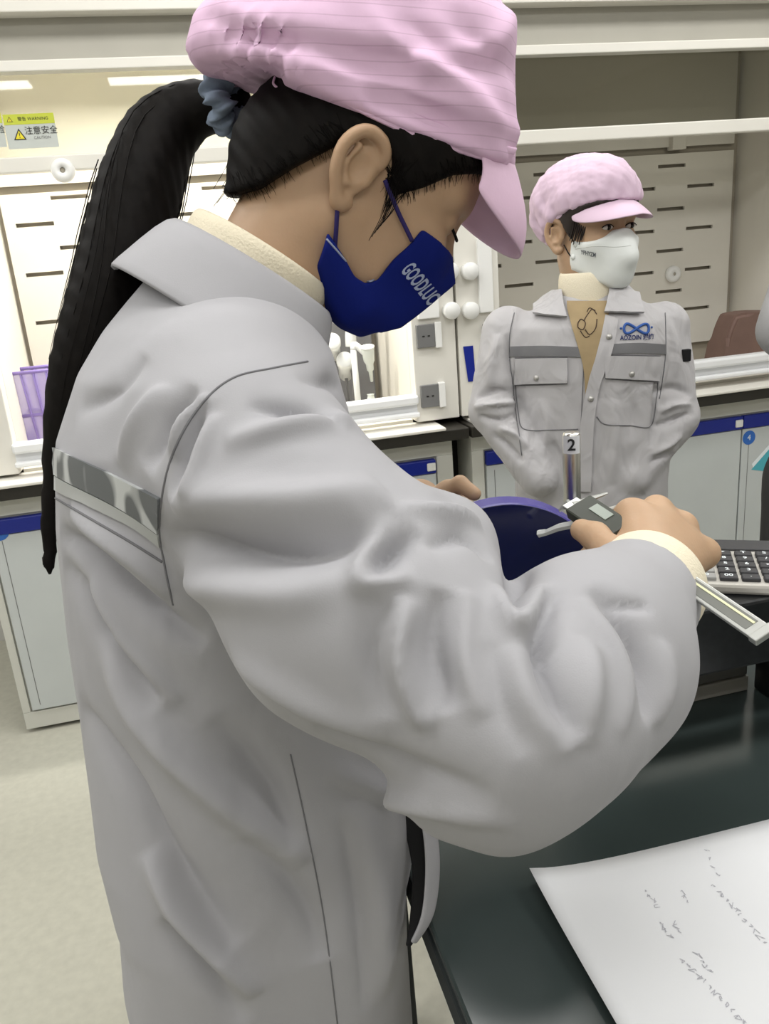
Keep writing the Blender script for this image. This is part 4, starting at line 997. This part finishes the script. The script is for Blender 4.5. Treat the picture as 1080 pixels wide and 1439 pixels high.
# ------------------------------------------------------------------ the disc and the calliper in the hands
NAVYD = mat('navy_disc', (.006, .008, .055), .12, noise=.05, spec=.6); NAVYR = mat('violet_rim', (.055, .045, .24), .3)
def disc():
    c = P(709, 842, .885); n = nrm(A([-.22, -1.0, -.06])); r = 143/FPX*.885; t = .026
    e = empty('blue_disc', tuple(c-A([0, 0, r])), 'thick dark blue disc held between both hands', 'disc')
    lathe('disc_body', [(r-.0015, .001), (r, .003), (r, t-.003), (r-.0015, t), (0, t)], c, -n, NAVYR, e, 72, False)
    lathe('disc_face', [(0, -.0005), (r-.0012, -.0005), (r-.0012, .004), (0, .004)], c, -n, NAVYD, e, 72, False)
disc()
def calliper():
    a = P(800, 706, .80); b = P(1074, 893, .60)
    d = nrm(b-a); wv = nrm(np.cross(d, FW)); wv = wv if wv@DN > 0 else -wv; nv = np.cross(d, wv); an = math.radians(-18); wv, nv = wv*math.cos(an)+nv*math.sin(an), nv*math.cos(an)-wv*math.sin(an)
    e = empty('digital_calliper', tuple(b), 'steel digital calliper held in the near hand against the disc', 'calliper')
    L = np.linalg.norm(b-a)
    def slab(name, s0, s1, w0, w1, t0, t1, m, parent=e, bev=.001):
        Mx = Matrix(((d[0], wv[0], nv[0], a[0]), (d[1], wv[1], nv[1], a[1]), (d[2], wv[2], nv[2], a[2]), (0, 0, 0, 1)))
        return box(name, s0, s1, w0, w1, t0, t1, m, parent, bev, Mx)
    CS = mat('calliper_steel', (.50, .51, .49), .34, .7, noise=.05); CD = mat('calliper_case', (.03, .035, .025), .45); LCD = mat('lcd', (.25, .29, .25), .3); YL = mat('scale_print', (.70, .70, .45), .5)
    slab('beam', 0, L, -.009, .009, -.0018, .0018, CS); slab('beam_groove', .08, L-.012, -.006, .006, -.0021, .0021, mat('groove_grey', (.16, .165, .15), .4), e, 0)
    sg = 1 if nv@FW < 0 else -1
    slab('beam_scale', .13, L-.012, -.0035, -.0015, sg*.0018, sg*.0026, YL, e, 0)
    slab('beam_end', L-.006, L+.002, -.010, .010, -.003, .003, CS)
    h = slab('slide_head', .012, .075, -.017, .013, -.006, .006, CD, e, .002)
    slab('display', .030, .055, -.012, -.002, sg*.0055, sg*.0068, LCD, h, 0)
    slab('thumb_roller', .055, .065, .012, .017, -.003, .003, CS, h)
    # jaws: long ones towards the disc, short ones the other way
    def jaw(name, s, L0, w_, m): V, F = tubes([a+d*s, a+d*s+L0*.55, a+d*s+L0], [w_, w_*.8, w_*.35], 6); return mk(name, V, F, m, e, False)
    V, F = tubes([P(818, 734, .785), P(785, 741, .81), P(768, 748, .825), P(757, 750, .832)], [.0042, .0040, .0034, .0042], 6); mk('long_jaw', V, F, mat('bright_steel', (.62, .63, .62), .4, .15), e, False)
    jaw('short_jaw', .006, P(853, 693, .80)-(a+d*.006), .0032, CS); jaw('short_jaw', .034, P(874, 709, .775)-(a+d*.034), .0032, CS)
    jaw('fixed_head', .0, P(786, 718, .81)-a, .004, CS)
calliper()
# ================================================================== the person behind the table in the white mask
def person_back():
    Zb = 1.84; base = P(828, 500, Zb); cx, cy = base[0], base[1]
    fd = nrm(A([CAM[0]-cx, CAM[1]-cy, 0])); rx = A([-fd[1], fd[0], 0.0]); rx = rx if rx@RT > 0 else -rx
    b = A([cx, cy, 0])-fd*.0
    rows = [(.74, 0, 0, .172, .118), (.92, 0, 0, .176, .122), (1.08, 0, 0, .170, .116), (1.19, 0, 0, .168, .108), (1.235, 0, 0, .156, .098), (1.265, 0, -.01, .125, .085), (1.285, 0, -.012, .095, .074), (1.31, 0, -.015, .062, .06)]
    R_ = [(z, b[0]+fd[0]*dy, b[1]+fd[1]*dy, hw, hd) for z, dx, dy, hw, hd in rows]
    SL, EL_, WL = P(714, 468, 1.86), P(692, 575, 1.87), P(756, 672, 1.835)
    SR, ER, WR_ = P(930, 462, 1.84), P(945, 585, 1.85), P(888, 668, 1.82)
    def jf(p):
        d = estack(p, R_, fx=rx, fy=fd, e=2.3)
        d = smin(d, chain(p, [SL, EL_], [.060, .054], .03), .025); d = smin(d, chain(p, [EL_, WL], [.055, .042], .03), .012)
        d = smin(d, chain(p, [SR, ER], [.060, .054], .03), .025); d = smin(d, chain(p, [ER, WR_], [.055, .042], .03), .012)
        return d
    yaw = math.degrees(math.atan2(fd[1], fd[0]))+40
    H = hframe(P(823, 327, 1.80), yaw, 3, 0); O = H[0]; nb = b+A([0, 0, 1.29])-fd*.012
    def head_fn(p):
        q = to_loc(p, H); d = face_sdf(q); return smin(d, chain(p, [to_w((-.015, 0, -.05), H), nb, nb-A([0, 0, .08])], [.052, .052, .07], .02), .025)
    parts = [mesh_sdf(head_fn, O-A([.16, .16, .24]), O+A([.16, .16, .18]), .0045)]
    for sd in (1, -1):
        c = to_w((-.004, .075*sd, -.002), H); parts.append(mesh_sdf(lambda p: ear_sdf(to_loc(p, H), sd), c-.055, c+.055, .0022))
    lg = [b+rx*s_*.085+A([0, 0, 0]) for s_ in (-1, 1)]
    legs = lambda p, g: smin(chain(p, [lg[0]+A([0, 0, .78]), lg[0]+A([0, 0, .42]), lg[0]+A([0, 0, .07])], [.082+g, .060+g, .045+g], .03), chain(p, [lg[1]+A([0, 0, .78]), lg[1]+A([0, 0, .42]), lg[1]+A([0, 0, .07])], [.082+g, .060+g, .045+g], .03), .03)
    lo = A([cx-.4, cy-.4, 0]); hi = A([cx+.4, cy+.4, 1.34])
    def hands(p):      # both hands rest inside the jacket pockets
        d = np.full(len(p), 9.0)
        for w_, in_ in ((WL, rx*.05), (WR_, -rx*.05)):
            palm = w_+nrm(in_-A([0, 0, .04])+fd*-.01)*.06
            d = np.minimum(d, rcone(p, w_, palm, .022, .028))
            for k in range(4): d = smin(d, finger(p, [palm+rx*(k-1.5)*.014, palm+rx*(k-1.5)*.016+in_*.3-A([0, 0, .035]), palm+rx*(k-1.5)*.015+in_*.4-A([0, 0, .062])], 0.0077, 0.0168), .006)
            d = smin(d, finger(p, [palm, palm+in_*.7+A([0, 0, .0]), palm+in_-A([0, 0, .02])], 0.0094, 0.0192), .008)
        return d
    parts.append(mesh_sdf(lambda p: smin(smin(jf(p)+.026, legs(p, -.012), .03), np.maximum(hands(p)+.004, jf(p)+.014), .006), lo, hi, .014))
    V, Q = joinm(parts); body = mkq('person', V, Q, SKIN); tag(body, 'person in grey work jacket, pink cap and white mask with hands in pockets', 'person')
    V, Q = mesh_sdf(jf, lo+A([0, 0, .7]), hi, .005); V = relax(V, Q, 2, .5)
    fl = []
    for px, wd, ht in [([(668, 560), (695, 548), (722, 552)], 0.0068, -0.0192), ([(672, 585), (700, 590), (728, 580)], 0.0060, -0.0168), ([(665, 572), (695, 568), (725, 566)], 0.0060, 0.0144), ([(690, 610), (712, 625), (735, 650)], 0.0068, -0.0144), ([(700, 600), (725, 612), (740, 630)], 0.0068, 0.0144), ([(722, 520), (728, 570), (735, 620)], 0.0068, -0.0192),
                       ([(972, 555), (945, 545), (922, 552)], 0.0068, -0.0144), ([(974, 580), (945, 590), (920, 600)], 0.0060, -0.0192), ([(972, 568), (945, 570), (925, 578)], 0.0060, 0.0144), ([(958, 610), (940, 625), (920, 640)], 0.0068, 0.0144), ([(950, 640), (930, 640), (912, 655)], 0.0060, -0.0144), ([(925, 520), (922, 570), (915, 630)], 0.0068, -0.0192),
                       ([(700, 470), (690, 510), (685, 545)], 0.0103, 0.0096), ([(712, 470), (715, 500), (718, 530)], 0.0068, -0.0120), ([(940, 450), (948, 490), (950, 530)], 0.0085, 0.0096), ([(880, 545), (890, 580), (885, 620)], 0.0137, -0.0096), ([(760, 560), (770, 600), (760, 640)], 0.0137, 0.0096), ([(860, 560), (865, 620), (858, 680)], 0.0103, 0.0096), ([(775, 620), (790, 650), (800, 690)], 0.0103, -0.0096)]:
        L = FP(jf, px)
        if L is not None: fl.append((L, wd, ht))
    V = apply_folds(V, vnormals(V, Q), fl); V = V+vnormals(V, Q)*(.0018*vnoise(V, 30, 11)+.0008*vnoise(V, 75, 12))[:, None]; V = relax(V, Q, 1, .4)
    JACKB = mat('grey_workwear_brightened', (.47, .46, .47), .85, noise=.025, nscale=6, bump=.07, bscale=900, spec=.2, sheen=.1); cloth_creases(JACKB, 16, .55, .02, 3.0)  # same cloth as JACK, paler so the colour carries light the lamps miss
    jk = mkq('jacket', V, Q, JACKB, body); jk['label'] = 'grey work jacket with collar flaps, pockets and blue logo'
    bv = bvh_of(V, Q); G = lambda *c: quad_grid(c, 9, 6)
    # shirt in the open front, roll-neck, necklace pattern
    SHIRT = mat('tan_shirt', (.36, .27, .15), .9, noise=.08, nscale=30)
    px_sheet('shirt_front', bv, strip_grid([(797, 424), (798, 440), (808, 475), (820, 520), (822, 570)], [(858, 424), (855, 440), (846, 475), (833, 520), (824, 570)], 18, 6), SHIRT, body, .004, .004)
    pat = mat('dark_print', (.06, .035, .025), .8)
    for L in ([(812, 455), (816, 450), (822, 455), (819, 463), (812, 461), (812, 455)], [(820, 452), (826, 442), (832, 436), (838, 443)], [(822, 463), (828, 470), (836, 462), (838, 450)], [(824, 440), (828, 434), (836, 438)], [(815, 465), (822, 474), (828, 472)]):
        px_seam('shirt_pattern', bv, L, pat, body, .0010, .0045)
    ang = np.linspace(0, 2*math.pi, 33); top = P(824, 382, 1.80)[2]; nx = to_w((-.006, 0, -.07), H)
    def ring(r1, r2, z, k): c_ = nb*(1-k)+A([nx[0], nx[1], 0])*k+fd*.022+rx*.004; return A([A([c_[0], c_[1], z])+rx*r1*math.cos(t)+fd*r2*math.sin(t) for t in ang])
    collar_sheet('roll_neck', [ring(.056, .058, 1.268, .2), ring(.062, .062, 1.283, .3), ring(.064, .064, 1.305, .4), ring(.063, .064, 1.330, .5), ring(.059, .061, 1.346, .6), ring(.055, .057, 1.338, .6)], CREAMK, body, .004)
    # collar flaps stand on a folded collar
    for c in ([(758, 402), (788, 392), (797, 449), (751, 445)], [(858, 390), (888, 402), (901, 444), (848, 442)]):
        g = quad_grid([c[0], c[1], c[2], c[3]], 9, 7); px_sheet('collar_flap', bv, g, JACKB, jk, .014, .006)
    th = np.linspace(math.radians(-200), math.radians(20), 30)
    cr = lambda r1, r2, z, o_: A([nb*A([1, 1, 0])+A([0, 0, z])-rx*r1*math.cos(t)+fd*(r2*math.sin(t)+o_) for t in th])
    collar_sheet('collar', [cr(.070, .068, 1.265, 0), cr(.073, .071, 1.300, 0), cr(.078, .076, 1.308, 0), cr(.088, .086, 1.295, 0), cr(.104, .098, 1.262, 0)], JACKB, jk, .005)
    # placket, tape, pockets, buttons
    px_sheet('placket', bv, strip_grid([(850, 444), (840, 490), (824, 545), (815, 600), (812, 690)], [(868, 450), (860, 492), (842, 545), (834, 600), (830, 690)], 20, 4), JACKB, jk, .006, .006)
    GT = mat('grey_chest_tape', (.17, .17, .178), .6)
    px_sheet('chest_tape', bv, strip_grid([(717, 487), (765, 486), (818, 488)], [(717, 501), (765, 500), (818, 502)], 18, 4), GT, jk, .003, .004)
    px_sheet('chest_tape', bv, strip_grid([(856, 484), (895, 482), (934, 484)], [(850, 498), (895, 496), (934, 498)], 18, 4), GT, jk, .003, .004)
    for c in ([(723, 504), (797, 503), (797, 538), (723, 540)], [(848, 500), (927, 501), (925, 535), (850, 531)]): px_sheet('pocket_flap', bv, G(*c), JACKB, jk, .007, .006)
    for L in ([(723, 541), (760, 541), (797, 539)], [(850, 532), (890, 535), (925, 536)], [(723, 503), (760, 502), (797, 502)], [(848, 499), (890, 499), (927, 500)], [(724, 541), (728, 580), (736, 603), (775, 604), (812, 603)], [(838, 585), (850, 596), (885, 598), (914, 598), (922, 560), (924, 537)], [(716, 503), (722, 560), (733, 640)], [(722, 440), (716, 470), (716, 503)], [(934, 440), (934, 500), (926, 560)], [(820, 505), (816, 600), (812, 690)]):
        px_seam('seam', bv, L, JSEAM, jk, .0010, .001)
    BTN = mat('snap_button', (.45, .44, .42), .35, .6)
    for (x, y) in ((755, 531), (886, 525), (855, 474), (830, 560)):
        p, n, ok = hits([(x, y)], bv); lathe('snap_button', [(.0062, .004), (.0065, .008), (.004, .011), (0, .0115)], p[0], n[0], BTN, jk, 14)
    p, n, ok = hits([(962, 500)], bv); Mx = Matrix.Translation(Vector(p[0])); box('sleeve_clip', -.008, .012, -.006, .006, -.012, .014, BLACK, jk, .002, Mx)
    # logo: a blue endless loop with two dots over the lettering
    LG = mat('logo_blue', (.03, .10, .36), .6); t = np.linspace(0, 2*math.pi, 61)
    lx, ly = 893.5+18*np.sin(t)*(1+.04*np.cos(2*t)), 462-7.0*np.sin(2*t)*.95
    px_seam('logo_loop', bv, np.stack([lx, ly], 1)[::2], LG, jk, .0030, .001)
    for (x, y) in ((872, 461.5), (915, 460)): p, n, ok = hits([(x, y)], bv); lathe('logo_dot', [(.0024, 0), (.0024, .0015), (0, .0016)], p[0], n[0], LG, jk, 10)
    V2, F2 = text_geo('AOZOIN 澳纯', 1.0, .03); wd = V2[:, 0].max()-V2[:, 0].min(); px = A([894, 474.5])+V2[:, :1]*A([1, -.035])*(47/wd)+V2[:, 1:2]*A([0, -1])*9.0
    pp, nn, ok = hits(px, bv); mk('logo_lettering', pp+nn*.0018, [f for f in F2 if all(ok[i] for i in f)], mat('logo_navy', (.02, .03, .12), .7), jk, False)
    # trousers, shoes
    V, Q = mesh_sdf(lambda p: legs(p, .012), lo+A([0, 0, .0]), hi-A([0, 0, .4]), .012); mkq('trousers', V, Q, TROUS, body)
    for g in lg: shoe(body, g[0]+fd[0]*.02, g[1]+fd[1]*.02, math.atan2(fd[1], fd[0]), SHOE)
    def line_u(f): return np.interp(f, [-.13, -.06, -.01, .03, .105], [-.055, -.01, .030, .044, .064])
    def cap_fn(p):
        q = to_loc(p, H); d = smin(ell(q, (-.018, 0, .078), (.118, .094, .080)), ell(q, (-.05, 0, .04), (.088, .088, .085)), .03)
        d = smin(d, ell(q, (.05, 0, .095), (.058, .072, .05)), .03); d = smin(d, cranium(q, .013), .02)
        return smax(d, line_u(q[:, 0])-q[:, 2], .006)
    # hair
    def hair_fn(p):
        q = to_loc(p, H); d = cranium(q, .008); line = poly2(q[:, 0], q[:, 2], [(.030, -.03), (.040, .0), (.050, .022), (.078, .048), (.115, .060), (.13, .2), (-.2, .2), (-.2, -.09), (-.06, -.085), (-.03, -.035), (-.018, .026), (.012, .030), (.020, .0)])
        return smax(smax(d, line, .006), -smax(cap_fn(p)+.006, line_u(q[:, 0])+.004-q[:, 2], .004), .004)
    V, Q = mesh_sdf(hair_fn, O-.17, O+.18, .005); mkq('hair', V, Q, mat('brown_black_hair', (.014, .008, .006), .5, noise=.3, nscale=50), body)
    for sd in (1, -1):
        for k in range(7):
            L = [to_w((.052+.004*k, sd*(.070-.003*k), .05), H), to_w((.046+.004*k, sd*(.074-.002*k), .01), H), to_w((.036+.005*k, sd*(.074-.001*k), -.012-.004*(k % 3)), H)]
            tube('hair_lock', smooth_line(L, 4), np.linspace(.003, .0008, 9), MATS['brown_black_hair'], body, 6)
    # cap
    V, Q = mesh_sdf(cap_fn, O-A([.2, .2, .12]), O+A([.2, .2, .2]), .005); V = relax(V, Q, 2, .5); N = vnormals(V, Q); q = to_loc(V, H)
    V = V+N*(.004*vnoise(V, 45, 21)+.0018*vnoise(V, 100, 22)+.003*np.sin(np.arctan2(q[:, 1], q[:, 0])*16)*np.clip((.10-q[:, 2])/.06, 0, 1)*(q[:, 0] < .05))[:, None]
    PK = mat('pale_pink_cloth', (.66, .50, .62), .8, noise=.03, bump=.12, bscale=150); cp = mkq('cap', V, Q, PK, body); cp['label'] = 'pale pink work cap'
    rows_ = [[], [], []]
    for ph in np.linspace(-math.radians(95), math.radians(95), 41):
        f_, s_ = .008+.104*math.cos(ph), .082*math.sin(ph)
        for i, dz in enumerate((-.004, .008, .020)): rows_[i].append(to_w((f_+.002, s_*1.03, float(line_u(f_))+dz), H))
    collar_sheet('cap_band', [A(r_) for r_ in rows_], PK, cp, .004)
    rr = [[], [], [], []]
    for ph in np.linspace(-math.radians(72), math.radians(72), 31):
        a_ = A([.010+.100*math.cos(ph), .080*math.sin(ph), float(line_u(.010+.1*math.cos(ph)))+.002]); ln = .066*max(.03, math.cos(ph*1.2))**.5; dr = nrm(A([.92*math.cos(ph*.7), .35*math.sin(ph), -.30-.25*abs(math.sin(ph))]))
        for i, t_ in enumerate((-.08, .3, .65, 1)): rr[i].append(to_w(a_+dr*ln*t_+A([0, 0, -.010*t_*t_]), H))
    collar_sheet('visor', [A(x) for x in rr], PK, cp, .003)
    # eyes and brows
    EW = mat('eye_white', (.62, .58, .55), .3); EB = mat('eye_dark', (.010, .006, .005), .15)
    hb = lambda p: face_sdf(to_loc(p, H))
    for sd in (1, -1):
        c = A([.1045, .031*sd, .012])
        def efn(p, c=c): return ell(to_loc(p, H), c, (.006, .0135, .0052))
        V, Q = mesh_sdf(efn, to_w(c, H)-.02, to_w(c, H)+.02, .0012); ey = mkq('eye', V, Q, EW, body)
        V, Q = mesh_sdf(lambda p: ell(to_loc(p, H), c+A([.0035, 0, 0]), (.0035, .0056, .0053)), to_w(c, H)-.02, to_w(c, H)+.02, .0009); mkq('iris', V, Q, EB, ey)
        L = [to_w((.103-.004*abs(t_), (.031+.015*t_)*sd, .0125+.0055*(1-t_*t_)), H) for t_ in np.linspace(-1, 1, 7)]; L = A(L)+H[1][0]*.006; tube('eyelid_line', L, .0013, EB, ey, 6)
        L = [to_w((.110-.016*t_*t_, (.014+.034*t_)*sd, .034+.006*math.sin(math.pi*t_*.8)), H) for t_ in np.linspace(0, 1, 7)]; tube('eyebrow', A(L)+H[1][0]*.002, [.0012, .0022, .0025, .0024, .002, .0014, .0008], EB, body, 6)
    # mask
    MP = [(0, .010), (.018, .006), (.036, -.004), (.066, -.016), (.072, -.045), (.064, -.072), (.046, -.094), (.02, -.110), (0, -.112)]; MP = MP+[(-a_, b_) for a_, b_ in MP[-2:0:-1]]
    def mfn(p):
        q = to_loc(p, H); d = smin(face_sdf(q, False), ell(q, (.100, 0, -.058), (.040, .036, .056)), .03); d = smin(d, rcone(q, (.110, 0, .0), (.138, 0, -.045), .008, .012), .025)
        return smax(smax(d-.004, poly2(q[:, 1], q[:, 2], MP), .003), .028-q[:, 0], .003)
    V, Q = mesh_sdf(mfn, O-.16, O+.16, .003); MW = mat('white_mask', (.76, .79, .77), .75, noise=.02, nscale=30, bump=.1, bscale=300); mo = mkq('face_mask', V, Q, MW, body); mo['label'] = 'white folded respirator mask'
    bm_ = bvh_of(V, Q)
    V2, F2 = text_geo('YPHYZM', 1.0, .02); wd = V2[:, 0].max()-V2[:, 0].min(); px = A([826.5, 356.5])+V2[:, :1]*A([1, .22])*(21/wd)+V2[:, 1:2]*A([.05, -1])*8.5
    pp, nn, ok = hits(px, bm_); mk('mask_print', pp+nn*.0008, [f for f in F2 if all(ok[i] for i in f)], mat('grey_print', (.10, .11, .13), .7), mo, False)
    px_seam('mask_crease', bm_, [(808, 350), (835, 346), (865, 347), (886, 345)], mat('mask_seam', (.60, .62, .60), .8), mo, .0008)
    for L in ([(797, 317), (803, 330), (809, 341)], [(794, 345), (799, 355), (805, 362)]):
        pp, nn, ok = hits(smooth_line(L, 4), head_fn); tube('ear_loop', pp+nn*.004, .0014, BLACK, mo, 6)
    for (x, y) in ((808, 343), (805, 361)): pp, nn, ok = hits([(x, y)], bm_); lathe('loop_tab', [(.0062, 0), (.0062, .0015), (.0, .0018)], pp[0], nn[0], MW, mo, 12)
    return body
person_back()

# ================================================================== the third person at the picture edge
def person_edge():
    Z = 1.78; El = P(1109, 462, Z); base = P(1196, 480, Z+.04); c = A([base[0], base[1], 0]); fd = nrm(A([-.55, -.83, 0])); rx = A([.83, -.55, 0.])
    hp = P(1172, 690, Z+.04)*A([1, 1, 0])
    sh = [c-rx*.115+A([0, 0, 1.36]), c+rx*.16+A([0, 0, 1.36])]
    wr = [c-rx*.06+fd*.16+A([0, 0, 1.10]), c+rx*.16+fd*.10+A([0, 0, .98])]; er = c+rx*.22+A([0, 0, 1.12])
    def jf(p):
        d = estack(p, [(.96, *(hp+rx*.012)[:2], .118, .10), (1.06, *(hp*.5+c*.5+rx*.01)[:2], .130, .105), (1.2, *c[:2], .14, .105), (1.32, *(c+rx*.02)[:2], .135, .10), (1.39, *(c+rx*.02)[:2], .11, .08), (1.44, *(c+rx*.02)[:2], .07, .06)], fx=rx, fy=fd)
        d = smin(d, chain(p, [sh[0], El, wr[0]], [.05, .060, .046], .03), .02); return smin(d, chain(p, [sh[1], er, wr[1]], [.06, .055, .045], .03), .02)
    lg = [hp-rx*.075, hp+rx*.095]
    def legs(p, g):
        d = estack(p, [(.82, *hp[:2], .125+g, .10+g), (.92, *hp[:2], .128+g, .10+g), (1.0, *hp[:2], .115+g, .09+g)], fx=rx, fy=fd)
        for s_ in lg: d = smin(d, chain(p, [s_*1.0+A([0, 0, .86]), s_+A([0, 0, .46]), s_+A([0, 0, .08])], [.072+g, .068+g, .055+g], .03), .03)
        return d
    H = hframe(c+A([0, 0, 1.56])+rx*.03+fd*.02, math.degrees(math.atan2(fd[1], fd[0])), 8)
    O = H[0]; lo = A([c[0]-.55, c[1]-.55, 0]); hi = A([c[0]+.5, c[1]+.5, 1.5])
    head = lambda p: smin(face_sdf(to_loc(p, H)), chain(p, [to_w((-.015, 0, -.05), H), c+rx*.02+A([0, 0, 1.38])], [.055, .06], .02), .03)
    def hands(p):
        d = np.full(len(p), 9.0)
        for w_ in wr:
            k = w_+fd*.07-A([0, 0, .01]); d = np.minimum(d, rcone(p, w_-fd*.01, k, .024, .028))
            for i in range(4): d = smin(d, finger(p, [k+rx*(i-1.5)*.017, k+rx*(i-1.5)*.018+fd*.04-A([0, 0, .01]), k+rx*(i-1.5)*.017+fd*.055-A([0, 0, .035])], 0.0077, 0.0168), .006)
            d = smin(d, finger(p, [w_+fd*.02+rx*.02, w_+fd*.05+rx*.045, w_+fd*.085+rx*.045], 0.0103, 0.0216), .008)
        return d
    parts = [mesh_sdf(head, O-A([.16, .16, .24]), O+.18, .007), mesh_sdf(lambda p: smin(jf(p)+.025, legs(p, -.02), .03), lo, hi, .016), mesh_sdf(hands, c+A([-.45, -.45, .85]), c+A([.35, .3, 1.25]), .005)]
    for sd in (1, -1): parts.append(mesh_sdf(lambda p: ear_sdf(to_loc(p, H), sd), to_w((0, .075*sd, 0), H)-.06, to_w((0, .075*sd, 0), H)+.06, .003))
    V, Q = joinm(parts); body = mkq('person', V, Q, SKIN); tag(body, 'person in grey jacket almost out of view at the picture edge', 'person')
    V, Q = mesh_sdf(jf, lo, hi, .01); V = V+vnormals(V, Q)*(.003*vnoise(V, 26, 31))[:, None]; mkq('jacket', V, Q, mat('grey_jacket_plain', (.36, .36, .365), .85, noise=.03, bump=.2, bscale=500), body)
    V, Q = mesh_sdf(lambda p: legs(p, 0), lo, A([hi[0], hi[1], 1.05]), .012); mkq('trousers', V, Q, mat('charcoal_trousers', (.045, .045, .045), .85), body)
    for g in lg: shoe(body, g[0]+fd[0]*.03, g[1]+fd[1]*.03, math.atan2(fd[1], fd[0]), SHOE)
    V, Q = mesh_sdf(lambda p: smax(cranium(to_loc(p, H), .01), poly2(to_loc(p, H)[:, 0], to_loc(p, H)[:, 2], [(.02, -.02), (.05, .02), (.09, .06), (.13, .2), (-.2, .2), (-.2, -.1), (-.05, -.08), (-.02, .02)]), .006), O-.17, O+.18, .007); mkq('hair', V, Q, HAIR, body)
    EW, EB = MATS['eye_white'], MATS['eye_dark']
    for sd in (1, -1):
        ce = A([.1045, .031*sd, .012]); V, Q = mesh_sdf(lambda p: ell(to_loc(p, H), ce, (.006, .0135, .0052)), to_w(ce, H)-.02, to_w(ce, H)+.02, .0016); ey = mkq('eye', V, Q, EW, body)
        V, Q = mesh_sdf(lambda p: ell(to_loc(p, H), ce+A([.0035, 0, 0]), (.0035, .0056, .0053)), to_w(ce, H)-.02, to_w(ce, H)+.02, .0012); mkq('iris', V, Q, EB, ey)
        L = [to_w((.112-.016*t_*t_, (.014+.034*t_)*sd, .036+.006*math.sin(math.pi*t_*.8)), H) for t_ in np.linspace(0, 1, 7)]; tube('eyebrow', L, [.0012, .0022, .0025, .0024, .002, .0014, .0008], EB, body, 6)
person_edge()
